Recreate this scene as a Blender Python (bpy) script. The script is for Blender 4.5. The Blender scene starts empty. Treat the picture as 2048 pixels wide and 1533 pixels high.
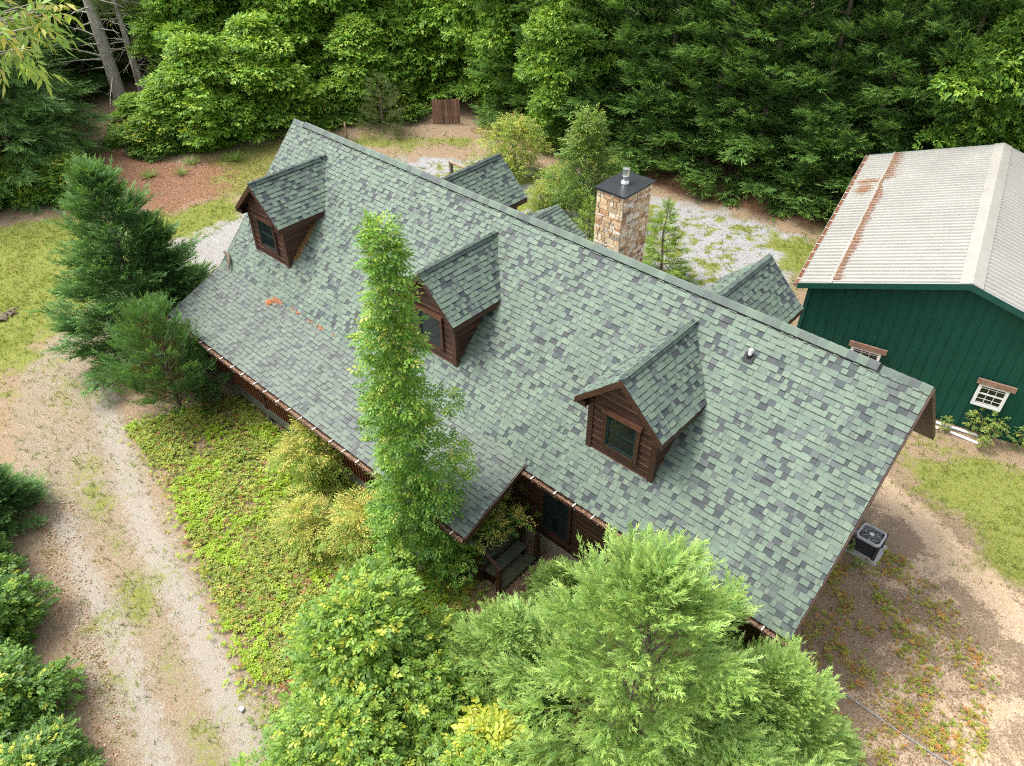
import bpy, math, random
import numpy as np
from mathutils import Matrix, Vector

sc = bpy.context.scene
C = sc.collection
H = 7.0                                   # ridge height above the ground

# ------------------------------------------------------------------ camera
CAM = np.array([21.326, -13.189, 9.053 + H])
YAW, PITCH, ROLL, FPX = math.radians(132.28), math.radians(39.62), math.radians(-0.07), 1530.6
_cy, _sy, _cp, _sp = math.cos(YAW), math.sin(YAW), math.cos(PITCH), math.sin(PITCH)
FWD = np.array([_cy*_cp, _sy*_cp, -_sp])
_r = np.array([_sy, -_cy, 0.0]); _u = np.cross(_r, FWD)
RGT = math.cos(ROLL)*_r + math.sin(ROLL)*_u
UPV = -math.sin(ROLL)*_r + math.cos(ROLL)*_u
cam_d = bpy.data.cameras.new('camera')
cam_d.sensor_width = 36.0; cam_d.sensor_fit = 'HORIZONTAL'; cam_d.lens = 36.0*FPX/2048.0
cam_d.clip_start = 0.1; cam_d.clip_end = 3000.0
cam = bpy.data.objects.new('camera', cam_d); C.objects.link(cam)
cam.matrix_world = Matrix(((RGT[0], UPV[0], -FWD[0], CAM[0]), (RGT[1], UPV[1], -FWD[1], CAM[1]),
                           (RGT[2], UPV[2], -FWD[2], CAM[2]), (0, 0, 0, 1)))
sc.camera = cam

# ------------------------------------------------------------------ light
SUN_EL, SUN_AZ = math.radians(60), math.radians(208)     # azimuth of the sun measured from +X towards +Y
world = bpy.data.worlds.new('World'); sc.world = world; world.use_nodes = True
wn = world.node_tree; wn.nodes.clear()
sky = wn.nodes.new('ShaderNodeTexSky'); sky.sky_type = 'NISHITA'; sky.sun_disc = False
sky.sun_elevation = SUN_EL; sky.sun_rotation = math.pi/2 - SUN_AZ
sky.air_density = 1.0; sky.dust_density = 4.0; sky.ozone_density = 1.0
bg = wn.nodes.new('ShaderNodeBackground'); bg.inputs['Strength'].default_value = 0.15
wo = wn.nodes.new('ShaderNodeOutputWorld')
# thin bright cloud: the blue is largely washed out, evenly over the whole sky
hz = wn.nodes.new('ShaderNodeHueSaturation'); hz.inputs['Saturation'].default_value = 0.30; hz.inputs['Value'].default_value = 1.0
wn.links.new(sky.outputs[0], hz.inputs['Color']); wn.links.new(hz.outputs[0], bg.inputs[0]); wn.links.new(bg.outputs[0], wo.inputs[0])
sun_d = bpy.data.lights.new('sun', 'SUN'); sun_d.energy = 1.35; sun_d.angle = math.radians(26); sun_d.color = (1.0, 0.94, 0.83)
sun = bpy.data.objects.new('sun', sun_d); C.objects.link(sun)
_sd = Vector((math.cos(SUN_EL)*math.cos(SUN_AZ), math.cos(SUN_EL)*math.sin(SUN_AZ), math.sin(SUN_EL)))
sun.rotation_euler = _sd.to_track_quat('Z', 'Y').to_euler()
sun.location = (0, 0, 40)
vs = sc.view_settings
vs.view_transform = 'Standard'; vs.look = 'None'; vs.gamma = 1.0; vs.exposure = 1.45; vs.use_curve_mapping = False
sc.cycles.max_bounces = 6; sc.cycles.diffuse_bounces = 3; sc.cycles.glossy_bounces = 2
sc.cycles.transmission_bounces = 3; sc.cycles.transparent_max_bounces = 4
sc.cycles.use_denoising = False; sc.cycles.pixel_filter_type = 'BLACKMAN_HARRIS'; sc.cycles.filter_width = 1.1

# ------------------------------------------------------------------ helpers
rng = np.random.default_rng(7)
random.seed(7)

def at(px, py, z=0.0):
    d = FWD*FPX + RGT*(px-1024) - UPV*(py-766.5)
    return CAM + d*(z-CAM[2])/d[2]

def at_y(px, py, y):
    d = FWD*FPX + RGT*(px-1024) - UPV*(py-766.5)
    return CAM + d*(y-CAM[1])/d[1]

def mesh_np(name, V, tris=None, cols=None, quads=None):
    """mesh from numpy arrays; tris (n,3) and/or quads (n,4)"""
    me = bpy.data.meshes.new(name)
    V = np.asarray(V, np.float32)
    me.vertices.add(len(V)); me.vertices.foreach_set('co', V.ravel())
    nt = 0 if tris is None else len(tris); nq = 0 if quads is None else len(quads)
    loops = []
    starts = []
    if nt:
        loops.append(np.asarray(tris, np.int32).ravel()); starts.append(np.arange(nt)*3)
    if nq:
        loops.append(np.asarray(quads, np.int32).ravel()); starts.append(nt*3+np.arange(nq)*4)
    L = np.concatenate(loops); S = np.concatenate(starts).astype(np.int32)
    me.loops.add(len(L)); me.loops.foreach_set('vertex_index', L)
    me.polygons.add(nt+nq); me.polygons.foreach_set('loop_start', S)
    if cols is not None:
        a = me.color_attributes.new('Col', 'FLOAT_COLOR', 'POINT')
        c4 = np.ones((len(V), 4), np.float32); c4[:, :cols.shape[1]] = cols
        a.data.foreach_set('color', c4.ravel())
    me.update(calc_edges=True)
    return me

class MB:
    """collects polygons with a colour per face"""
    def __init__(s): s.v = []; s.f = []; s.c = []
    def poly(s, pts, col=(1, 1, 1)):
        i = len(s.v); s.v.extend([tuple(map(float, p)) for p in pts]); s.f.append(tuple(range(i, i+len(pts)))); s.c.append(col)
    def extrude(s, pts, vec, col=(1, 1, 1)):
        a = [np.asarray(p, float) for p in pts]; b = [p+np.asarray(vec, float) for p in a]; n = len(a); i = len(s.v)
        s.v.extend([tuple(p) for p in a+b])
        s.f.append(tuple(range(i+n-1, i-1, -1))); s.f.append(tuple(range(i+n, i+2*n)))
        s.c += [col, col]
        for k in range(n):
            m = (k+1) % n; s.f.append((i+k, i+m, i+n+m, i+n+k)); s.c.append(col)
    def box(s, lo, hi, col=(1, 1, 1)):
        x0, y0, z0 = lo; x1, y1, z1 = hi
        s.extrude([(x0, y0, z0), (x1, y0, z0), (x1, y1, z0), (x0, y1, z0)], (0, 0, z1-z0), col)
    def bar(s, a, b, w, h, up=(0, 0, 1), col=(1, 1, 1)):
        a = np.asarray(a, float); b = np.asarray(b, float); d = b-a; d /= np.linalg.norm(d)
        x = np.cross(d, up)
        if np.linalg.norm(x) < 1e-6: x = np.cross(d, (1, 0, 0))
        x /= np.linalg.norm(x); y = np.cross(x, d)
        q = [a-x*w/2-y*h/2, a+x*w/2-y*h/2, a+x*w/2+y*h/2, a-x*w/2+y*h/2]
        s.extrude(q, b-a, col)
    def tube(s, pts, rad, n=8, col=(1, 1, 1), cap=True):
        V, F = tube_np(np.asarray(pts, float), np.asarray(rad, float)*np.ones(len(pts)), n)
        i = len(s.v); s.v.extend([tuple(p) for p in V])
        for q in F: s.f.append(tuple(int(k)+i for k in q)); s.c.append(col)
        if cap:
            s.f.append(tuple(i+k for k in range(n-1, -1, -1))); s.c.append(col)
            m = i+(len(pts)-1)*n; s.f.append(tuple(m+k for k in range(n))); s.c.append(col)
    def mesh(s, name):
        me = bpy.data.meshes.new(name); me.from_pydata(s.v, [], s.f)
        a = me.color_attributes.new('Col', 'FLOAT_COLOR', 'CORNER')
        lt = np.array([len(f) for f in s.f]); c = np.ones((len(s.f), 4), np.float32); c[:, :3] = np.array([x[:3] for x in s.c])
        a.data.foreach_set('color', np.repeat(c, lt, 0).ravel())
        me.update(); return me

def tube_np(P, R, n=6):
    k = len(P); T = np.gradient(P, axis=0); T /= np.linalg.norm(T, axis=1)[:, None]+1e-9
    ref = np.array([0.31, 0.2, 0.93]) if abs(T[0, 2]) < 0.9 else np.array([1.0, 0.1, 0])
    X = np.cross(T, ref); X /= np.linalg.norm(X, axis=1)[:, None]+1e-9; Y = np.cross(T, X)
    a = np.arange(n)*2*np.pi/n
    V = P[:, None] + R[:, None, None]*(np.cos(a)[None, :, None]*X[:, None]+np.sin(a)[None, :, None]*Y[:, None])
    F = []
    for i in range(k-1):
        for j in range(n):
            m = (j+1) % n; F.append((i*n+j, i*n+m, (i+1)*n+m, (i+1)*n+j))
    return V.reshape(-1, 3), np.array(F, np.int32)

def place(name, me, mat, parent=None, world=True):
    o = bpy.data.objects.new(name, me); C.objects.link(o)
    if mat is not None and me is not None and not me.materials: me.materials.append(mat)
    if parent is not None:
        o.parent = parent
        if world and parent.type == 'EMPTY': o.matrix_parent_inverse = Matrix.Translation(-parent.location)
    return o

def thing(name, label, cat, loc=(0, 0, 0), group=None, kind=None):
    o = bpy.data.objects.new(name, None); C.objects.link(o); o.location = Vector([float(v) for v in loc]); o.empty_display_size = 0.2
    return tag(o, label, cat, group, kind)

def tag(o, label=None, cat=None, group=None, kind=None):
    if label: o['label'] = label
    if cat: o['category'] = cat
    if group: o['group'] = group
    if kind: o['kind'] = kind
    return o

def nrm(v):
    v = np.asarray(v, float); return v/(np.linalg.norm(v, axis=-1, keepdims=True)+1e-12)

# 2-D value noise
_perm = np.random.default_rng(3).random((256, 256))
def vnoise(x, y):
    xi = np.floor(x).astype(int); yi = np.floor(y).astype(int); fx = x-xi; fy = y-yi
    fx = fx*fx*(3-2*fx); fy = fy*fy*(3-2*fy)
    g = lambda a, b: _perm[a & 255, b & 255]
    return (g(xi, yi)*(1-fx)+g(xi+1, yi)*fx)*(1-fy)+(g(xi, yi+1)*(1-fx)+g(xi+1, yi+1)*fx)*fy
def fbm(x, y, o=4):
    s = 0; a = .5; t = 0
    for k in range(o): s = s+a*vnoise(x*2**k+17*k, y*2**k+5*k); t += a; a *= .55
    return s/t

# ------------------------------------------------------------------ materials
class NT:
    def __init__(s, name):
        s.m = bpy.data.materials.new(name); s.m.use_nodes = True; s.t = s.m.node_tree; s.t.nodes.clear()
        s.out = s.t.nodes.new('ShaderNodeOutputMaterial')
    def n(s, typ, **kw):
        k = s.t.nodes.new(typ)
        for a, b in kw.items():
            if a.startswith('i_'):
                key = a[2:].replace('_', ' ')
                k.inputs[key].default_value = b
            else: setattr(k, a, b)
        return k
    def l(s, a, b): s.t.links.new(a, b)
    def mix(s, fac, a, b, mode='MIX'):
        k = s.t.nodes.new('ShaderNodeMix'); k.data_type = 'RGBA'; k.blend_type = mode
        for sock, v in ((k.inputs[0], fac), (k.inputs[6], a), (k.inputs[7], b)):
            if hasattr(v, 'is_output'): s.l(v, sock)
            elif isinstance(v, (int, float)): sock.default_value = v
            else: sock.default_value = (*v[:3], 1)
        return k.outputs[2]
    def ramp(s, fac, stops):
        k = s.t.nodes.new('ShaderNodeValToRGB'); e = k.color_ramp.elements
        while len(e) < len(stops): e.new(0.5)
        for q, (p, c) in zip(e, stops): q.position = p; q.color = (c, c, c, 1) if isinstance(c, (int, float)) else (*c, 1)
        s.l(fac, k.inputs[0]); return k.outputs[0]
    def noise(s, vec, scale, detail=4, rough=.6):
        k = s.n('ShaderNodeTexNoise'); k.inputs['Scale'].default_value = scale; k.inputs['Detail'].default_value = detail
        k.inputs['Roughness'].default_value = rough
        if vec is not None: s.l(vec, k.inputs['Vector'])
        return k.outputs['Fac']
    def coord(s): return s.n('ShaderNodeTexCoord').outputs['Object']
    def bump(s, h, strength=.3, dist=.02):
        k = s.n('ShaderNodeBump'); k.inputs['Strength'].default_value = strength; k.inputs['Distance'].default_value = dist
        s.l(h, k.inputs['Height']); return k.outputs[0]
    def pbr(s, col, rough=.8, normal=None, metal=0.0, spec=.3):
        b = s.n('ShaderNodeBsdfPrincipled'); b.inputs['Metallic'].default_value = metal; b.inputs['Specular IOR Level'].default_value = spec
        if hasattr(col, 'is_output'): s.l(col, b.inputs['Base Color'])
        else: b.inputs['Base Color'].default_value = (*col, 1)
        if hasattr(rough, 'is_output'): s.l(rough, b.inputs['Roughness'])
        else: b.inputs['Roughness'].default_value = rough
        if normal is not None: s.l(normal, b.inputs['Normal'])
        s.l(b.outputs[0], s.out.inputs[0]); return s.m

def mat_leaf(name, gain=1.0, trans=.38, gloss=.022):
    t = NT(name)
    a = t.n('ShaderNodeAttribute', attribute_name='Col').outputs['Color']
    col = t.mix(1.0, a, (gain, gain, gain), 'MULTIPLY')
    d = t.n('ShaderNodeBsdfDiffuse'); t.l(col, d.inputs[0])
    tr = t.n('ShaderNodeBsdfTranslucent'); t.l(t.mix(1.0, col, (1.25, 1.15, .6), 'MULTIPLY'), tr.inputs[0])
    m = t.n('ShaderNodeMixShader'); m.inputs[0].default_value = trans; t.l(d.outputs[0], m.inputs[1]); t.l(tr.outputs[0], m.inputs[2])
    g = t.n('ShaderNodeBsdfGlossy'); g.inputs['Roughness'].default_value = .45; g.inputs[0].default_value = (.9, .95, .9, 1)
    m2 = t.n('ShaderNodeMixShader'); m2.inputs[0].default_value = gloss; t.l(m.outputs[0], m2.inputs[1]); t.l(g.outputs[0], m2.inputs[2])
    t.l(m2.outputs[0], t.out.inputs[0]); return t.m

def mat_plain(name, col, rough=.7, noise_scale=8.0, amt=.35, bump=.15, metal=0.0, spec=.3, stretch=None, use_attr=False):
    """base colour with two scales of procedural mottling, optional per-face tint"""
    t = NT(name); co = t.coord()
    if stretch:
        mp = t.n('ShaderNodeMapping'); mp.inputs['Scale'].default_value = stretch; t.l(co, mp.inputs[0]); co2 = mp.outputs[0]
    else: co2 = co
    n1 = t.noise(co2, noise_scale, 6, .65); n2 = t.noise(co, noise_scale*.13, 3)
    if use_attr:
        base = t.n('ShaderNodeAttribute', attribute_name='Col').outputs['Color']
        base = t.mix(1.0, base, col, 'MULTIPLY')
    else: base = col
    v = t.ramp(n1, [(.25, 1-amt), (.75, 1+amt*.6)])
    c = t.mix(1.0, base, v, 'MULTIPLY')
    c = t.mix(1.0, c, t.ramp(n2, [(.3, 1-amt*.5), (.7, 1+amt*.25)]), 'MULTIPLY')
    return t.pbr(c, rough, t.bump(n1, bump, .01) if bump else None, metal, spec)

M = {}
M['leaf'] = mat_leaf('leaf')
M['conifer'] = mat_leaf('conifer_foliage', 1.15, .30, .015)
M['bark'] = mat_plain('bark', (.16, .125, .095), .9, 14, .5, .5, stretch=(1, 1, .25))
M['bark_grey'] = mat_plain('bark_grey', (.46, .42, .36), .9, 14, .5, .5, stretch=(1, 1, .25))
M['wood'] = mat_plain('stained_wood', (.046, .021, .013), .55, 22, .45, .2, stretch=(1, 1, 1), use_attr=True, spec=.4)
M['wood_trim'] = mat_plain('stained_trim', (.054, .024, .014), .5, 18, .4, .2, use_attr=True, spec=.4)
M['wood_grey'] = mat_plain('weathered_wood', (.19, .155, .12), .85, 20, .5, .3, use_attr=True)
M['deck_green'] = mat_plain('mossy_deck_wood', (.10, .115, .075), .8, 16, .5, .3, use_attr=True)
def mat_shingle():
    """mineral granules, faint weather streaks running down the slope"""
    t = NT('shingle'); co = t.coord(); a = t.n('ShaderNodeAttribute', attribute_name='Col').outputs['Color']
    n1 = t.noise(co, 60, 5, .7); mp = t.n('ShaderNodeMapping'); mp.inputs['Scale'].default_value = (1.6, .22, .22); t.l(co, mp.inputs[0])
    st = t.noise(mp.outputs[0], 1.0, 4, .6); lo = t.noise(co, .45, 3)
    c = t.mix(1.0, a, t.ramp(n1, [(.25, .78), (.75, 1.18)]), 'MULTIPLY')
    c = t.mix(1.0, c, t.ramp(st, [(.30, .80), (.55, 1.0), (.75, 1.08)]), 'MULTIPLY')
    c = t.mix(t.ramp(lo, [(.40, 0.0), (.72, .30)]), c, t.mix(1.0, c, (1.0, .93, .98), 'MULTIPLY'))
    return t.pbr(c, .7, t.bump(n1, .25, .01), 0, .4)
M['shingle'] = mat_shingle()
M['stone'] = mat_plain('chimney_stone', (1, 1, 1), .85, 18, .35, .5, use_attr=True)
M['mortar'] = mat_plain('mortar', (.50, .43, .34), .95, 30, .3, .3)
M['black_metal'] = mat_plain('black_painted_metal', (.022, .025, .030), .35, 3, .3, .02, spec=.5)
M['vent_dark'] = mat_plain('ridge_vent_plastic', (.012, .012, .013), .8, 10, .3, .1)
M['steel'] = mat_plain('bright_steel', (.75, .75, .75), .32, 4, .12, .03, metal=1.0)
M['teal'] = mat_plain('teal_sash_paint', (.006, .022, .022), .4, 10, .2, .05, spec=.5)
M['white_paint'] = mat_plain('white_paint', (.78, .78, .76), .5, 10, .12, .05)
M['barn_green'] = mat_plain('green_ribbed_steel', (.008, .066, .044), .5, 1.3, .18, .02, spec=.2)
M['barn_trim'] = mat_plain('green_trim_steel', (.014, .075, .056), .45, 2, .15, .02, spec=.25)
M['barn_roof'] = mat_plain('cream_roof_steel', (.31, .305, .28), .45, .9, .14, .02, spec=.5)
M['barn_cap'] = mat_plain('cream_ridge_steel', (.32, .31, .28), .45, 1.5, .15, .02, spec=.5)
M['pad'] = mat_plain('concrete_pad', (.42, .42, .40), .9, 14, .25, .2)
M['ac_dark'] = mat_plain('charcoal_coil', (.060, .062, .066), .6, 30, .3, .1)
M['ac_rim'] = mat_plain('grey_enamel', (.50, .51, .51), .4, 6, .12, .03, spec=.5)
M['debris'] = mat_plain('dry_needles', (1, 1, 1), .95, 30, .4, .2, use_attr=True)
M['litter'] = mat_leaf('dry_leaf', 1.0, .15, .03)
M['rubber'] = mat_plain('black_rubber', (.02, .02, .022), .6, 10, .2, .05)
M['foundation'] = mat_plain('foundation_block', (.30, .26, .20), .9, 9, .35, .3)
M['cable'] = mat_plain('grey_cable_sheath', (.30, .31, .32), .5, 10, .2, .05)

def mat_glass():
    t = NT('dark_window_glass')
    b = t.n('ShaderNodeBsdfPrincipled'); b.inputs['Base Color'].default_value = (.012, .016, .016, 1)
    b.inputs['Roughness'].default_value = .06; b.inputs['Specular IOR Level'].default_value = .6
    t.l(t.bump(t.noise(t.coord(), 1.2, 1), .02, .02), b.inputs['Normal'])
    t.l(b.outputs[0], t.out.inputs[0]); return t.m
M['glass'] = mat_glass()

def mat_ground():
    t = NT('ground_surface'); co = t.coord()
    A = t.n('ShaderNodeAttribute', attribute_name='Col'); B = t.n('ShaderNodeAttribute', attribute_name='ColB')
    sA = t.n('ShaderNodeSeparateColor'); t.l(A.outputs['Color'], sA.inputs[0])
    sB = t.n('ShaderNodeSeparateColor'); t.l(B.outputs['Color'], sB.inputs[0])
    gravel, grass, straw = sA.outputs[0], sA.outputs[1], sA.outputs[2]
    sand, white, track = sB.outputs[0], sB.outputs[1], sB.outputs[2]
    f1 = t.noise(co, 24, 5, .7); f2 = t.noise(co, 5, 5, .6); f3 = t.noise(co, .9, 4); f4 = t.noise(co, 70, 3, .7)
    litter = t.ramp(f1, [(.28, (.105, .075, .048)), (.46, (.225, .165, .108)), (.60, (.315, .245, .17)), (.76, (.44, .36, .265))])
    litter = t.mix(t.ramp(f2, [(.42, 0.0), (.66, .65)]), litter, (.245, .165, .10))
    gr = t.ramp(f1, [(.28, (.05, .075, .014)), (.5, (.15, .185, .035)), (.72, (.28, .29, .075))])
    gr = t.mix(t.ramp(f2, [(.45, 0.0), (.75, .55)]), gr, (.26, .21, .085))
    st = t.ramp(f1, [(.3, (.10, .050, .030)), (.5, (.205, .110, .066)), (.75, (.34, .205, .13))])
    sd = t.ramp(f1, [(.3, (.33, .23, .14)), (.5, (.47, .35, .23)), (.7, (.60, .48, .36))])
    vo = t.n('ShaderNodeTexVoronoi'); vo.inputs['Scale'].default_value = 62; t.l(co, vo.inputs['Vector'])
    bw = t.n('ShaderNodeRGBToBW'); t.l(vo.outputs['Color'], bw.inputs[0])
    gv = t.ramp(bw.outputs[0], [(.15, (.125, .10, .072)), (.45, (.215, .182, .138)), (.7, (.285, .248, .195)), (.9, (.42, .385, .33))])
    gv = t.mix(t.ramp(f3, [(.35, 0.0), (.7, .5)]), gv, t.mix(.5, gv, (.33, .25, .15)))
    wv = t.ramp(bw.outputs[0], [(.15, (.17, .17, .17)), (.5, (.275, .275, .28)), (.9, (.42, .42, .43))])
    gv2 = t.mix(white, gv, wv)
    # edges broken up by fine noise
    def edge(m, k=.55):
        s = t.n('ShaderNodeMath', operation='ADD'); t.l(m, s.inputs[0])
        q = t.n('ShaderNodeMath', operation='MULTIPLY_ADD'); t.l(f2, q.inputs[0]); q.inputs[1].default_value = k; q.inputs[2].default_value = -k/2
        q2 = t.n('ShaderNodeMath', operation='MULTIPLY_ADD'); t.l(f1, q2.inputs[0]); q2.inputs[1].default_value = k; q2.inputs[2].default_value = -k/2
        s2 = t.n('ShaderNodeMath', operation='ADD'); t.l(s.outputs[0], s2.inputs[0]); t.l(q2.outputs[0], s2.inputs[1])
        t.l(q.outputs[0], s.inputs[1])
        return t.ramp(s2.outputs[0], [(.38, 0.0), (.62, 1.0)])
    c = t.mix(edge(straw), litter, st)
    c = t.mix(edge(sand, .8), c, sd)
    c = t.mix(edge(gravel), c, gv2)
    tk = t.n('ShaderNodeMath', operation='MULTIPLY'); t.l(edge(track, .9), tk.inputs[0]); tk.inputs[1].default_value = .95
    c = t.mix(tk.outputs[0], c, t.mix(.6, gv2, (.315, .29, .255)))
    c = t.mix(edge(grass, .9), c, gr)
    c = t.mix(1.0, c, t.ramp(f4, [(.3, .72), (.7, 1.22)]), 'MULTIPLY')
    return t.pbr(c, .95, t.bump(f1, .6, .03), 0, .15)
M['ground'] = mat_ground()

# ------------------------------------------------------------------ ground
def seg_dist(X, Y, pts):
    d = np.full(X.shape, 1e9)
    for (a, b) in zip(pts[:-1], pts[1:]):
        ax, ay = a[:2]; bx, by = b[:2]; vx, vy = bx-ax, by-ay
        t = np.clip(((X-ax)*vx+(Y-ay)*vy)/(vx*vx+vy*vy+1e-9), 0, 1)
        d = np.minimum(d, np.hypot(X-ax-t*vx, Y-ay-t*vy))
    return d
def poly_sd(X, Y, pts):
    """signed distance, positive inside"""
    ins = np.zeros(X.shape, bool); n = len(pts)
    for i in range(n):
        x0, y0 = pts[i][:2]; x1, y1 = pts[(i+1) % n][:2]
        c = ((y0 > Y) != (y1 > Y)) & (X < (x1-x0)*(Y-y0)/(y1-y0+1e-12)+x0)
        ins ^= c
    d = seg_dist(X, Y, list(pts)+[pts[0]])
    return np.where(ins, d, -d)
def PX(*l): return [at(x, y)[:2] for x, y in l]
sm = lambda d, w: np.clip(.5+d/(2*w), 0, 1)

DRIVE = PX((470, 1700), (425, 1533), (315, 1275), (235, 1100), (165, 940), (122, 830), (135, 750), (200, 670), (270, 600), (395, 500))+[np.array((-7.1, 3.0)), np.array((-6.3, 8.0)), np.array((-3.5, 11.5)), np.array((1.0, 13.0))]
TRK1 = PX((380, 1700), (325, 1533), (250, 1310), (170, 1150), (125, 1040))
TRK2 = PX((580, 1700), (515, 1533), (420, 1330), (365, 1210), (290, 1050), (245, 930), (215, 830), (205, 770))
LOT = [np.array(q) for q in ((-8.5, 9.5), (-7, 12.2), (-3, 13.8), (2.5, 15.6), (5.4, 16.2), (11.5, 17.2), (13.2, 8), (8, 5.2), (-5.5, 5.2))]
LAWN = [PX((-150, 455), (0, 450), (120, 440), (250, 445), (330, 425), (430, 395), (500, 400), (480, 425), (340, 480), (200, 600), (60, 690), (25, 770), (10, 860), (-160, 960)),
        PX((430, 310), (560, 270), (590, 290), (540, 390), (420, 440), (330, 450), (430, 380)),
        PX((560, 290), (640, 275), (860, 262), (980, 275), (930, 300), (700, 305)),
        PX((1850, 870), (2060, 915), (2300, 1000), (2300, 1300), (2060, 1190), (1960, 1130), (1880, 1050), (1800, 990), (1790, 930)),
        PX((1560, 510), (1590, 590), (1690, 440), (1640, 458), (1520, 490))]
STRAW = [PX((200, 280), (290, 325), (480, 325), (590, 260), (560, 330), (480, 385), (330, 440), (200, 390)),
         [np.array(q) for q in ((-8, 15.6), (1.3, 16.4), (5.4, 17.0), (13, 18.2), (26, 21), (26, 26), (-10, 24))]]
SAND = PX((1740, 960), (1850, 1050), (1950, 1150), (2060, 1270), (2300, 1500))
SAND2 = PX((1690, 1010), (1760, 960), (1800, 1120), (1900, 1130), (2060, 1290), (2200, 1600), (1850, 1600), (1760, 1420), (1700, 1400), (1790, 1280), (1760, 1150))
COVER = PX((250, 855), (340, 830), (480, 800), (560, 870), (640, 900), (900, 1090), (960, 1160), (760, 1600), (590, 1600), (540, 1440), (470, 1290), (400, 1140), (330, 960))
WEEDS = PX((1640, 1120), (1700, 1080), (1800, 1110), (1900, 1200), (2000, 1350), (1960, 1533), (1620, 1533), (1640, 1350), (1600, 1260))

def masks(X, Y):
    n = (fbm(X*.7, Y*.7)-.5); n2 = fbm(X*2.3+9, Y*2.3)-.5
    w = n*1.0+n2*.6
    dd = seg_dist(X, Y, DRIVE); drive = sm(1.75-dd+w*.5, .35)
    lot = sm(poly_sd(X, Y, LOT)+w*2.2, .8)
    gravel = np.maximum(drive*(.56+n*.45), lot)
    far_drive = sm(Y+3.5, 3.0)
    gravel = np.maximum(gravel, drive*far_drive)
    track = np.maximum(sm(.27-seg_dist(X, Y, TRK1)+n2*.4, .5), sm(.33-seg_dist(X, Y, TRK2)+n2*.4, .5))
    white = np.maximum(sm(poly_sd(X, Y, LOT)+w, .6), drive*far_drive*.75)
    grass = np.zeros_like(X)
    for k, P in enumerate(LAWN):
        g = sm(poly_sd(X, Y, P)+w*2.4, .9)*(.95, .62, .62, .72, .8)[k]; grass = np.maximum(grass, g)
    mid = sm(.50-np.abs(seg_dist(X, Y, [(a+b)/2 for a, b in zip(TRK1, [TRK2[0], TRK2[1], TRK2[2], TRK2[4], TRK2[5]])])), .3)*(.50+n*.8)
    grass = np.maximum(grass, np.clip(mid, 0, .64)); grass = np.maximum(grass, drive*(1-far_drive)*np.clip(.28+n*.8+n2*.5, 0, .5))
    spots = sm(fbm(X*3.6+30, Y*3.6+3)*.65+fbm(X*.6, Y*.6+8)*.35-.51, .09)*lot*.72; grass = np.maximum(grass, spots)
    grass = np.maximum(grass, sm(poly_sd(X, Y, COVER)+w, .5)*.35)
    straw = np.zeros_like(X)
    for P in STRAW: straw = np.maximum(straw, sm(poly_sd(X, Y, P)+w*2.2, 1.1))
    forest = np.maximum(np.where(X < -15, .35, 0), 0)
    straw = np.maximum(straw, forest)
    sand = np.maximum(sm(.55-seg_dist(X, Y, SAND)+w*.7, .4), sm(poly_sd(X, Y, SAND2)+w*3.0+.3, 1.1)*(.50+n2*.9))
    grass = np.clip(grass-drive*.0, 0, 1)
    return gravel, grass, straw, sand, white, track, drive, lot

def ground_z(X, Y):
    d = np.maximum(np.maximum(-X-14, Y-17), 0)
    return (fbm(X*.35, Y*.35)-.5)*.10+(fbm(X*1.7, Y*1.7)-.5)*.05 + np.minimum(d, 10)*.02

gx = np.arange(-42, 34.01, .2); gy = np.arange(-24, 34.01, .2)
X, Y = np.meshgrid(gx, gy); nx, ny = len(gx), len(gy)
Z = ground_z(X, Y)
edge = np.minimum(np.minimum(X-gx[0], gx[-1]-X), np.minimum(Y-gy[0], gy[-1]-Y)); Z = Z*np.clip(edge/2, 0, 1)
mk = masks(X, Y)
idx = np.arange(nx*ny).reshape(ny, nx)
Q = np.stack([idx[:-1, :-1], idx[:-1, 1:], idx[1:, 1:], idx[1:, :-1]], -1).reshape(-1, 4)
fc = lambda m: .25*(m[:-1, :-1]+m[:-1, 1:]+m[1:, 1:]+m[1:, :-1]).ravel()
drv, lotf = fc(mk[6]) > .5, fc(mk[7]) > .5
drv &= ~lotf
V = np.stack([X, Y, Z], -1).reshape(-1, 3)
cA = np.stack([mk[0], mk[1], mk[2]], -1).reshape(-1, 3); cB = np.stack([mk[3], mk[4], mk[5]], -1).reshape(-1, 3)

def ground_piece(name, sel, extra=False):
    q = Q[sel]; u, inv = np.unique(q, return_inverse=True); q = inv.reshape(q.shape)
    v, a, b = V[u], cA[u], cB[u]
    if extra:
        o = 1500.0; x0, x1, y0, y1 = gx[0], gx[-1], gy[0], gy[-1]
        ev = np.array([(-o, -o, 0), (o, -o, 0), (o, o, 0), (-o, o, 0), (x0, y0, 0), (x1, y0, 0), (x1, y1, 0), (x0, y1, 0)], float)
        k = len(v); q = np.concatenate([q, k+np.array([(0, 1, 5, 4), (1, 2, 6, 5), (2, 3, 7, 6), (3, 0, 4, 7)])])
        v = np.concatenate([v, ev]); a = np.concatenate([a, np.tile([0, .1, .3], (8, 1))]); b = np.concatenate([b, np.zeros((8, 3))])
    me = mesh_np(name, v, quads=q, cols=a)
    at2 = me.color_attributes.new('ColB', 'FLOAT_COLOR', 'POINT'); c4 = np.ones((len(v), 4), np.float32); c4[:, :3] = b
    at2.data.foreach_set('color', c4.ravel())
    for p in (): pass
    me.polygons.foreach_set('use_smooth', np.ones(len(me.polygons), bool))
    return tag(place(name, me, M['ground']), kind='structure')
tag(ground_piece('ground', ~(drv | lotf), True), 'brown leaf-strewn ground with lawn, straw and sandy patches around the house', 'ground')
tag(ground_piece('driveway', drv), 'two-track gravel driveway curving past the conifers', 'driveway')
tag(ground_piece('gravel_yard', lotf), 'pale gravel yard behind the house with weedy patches', 'gravel yard')

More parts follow.
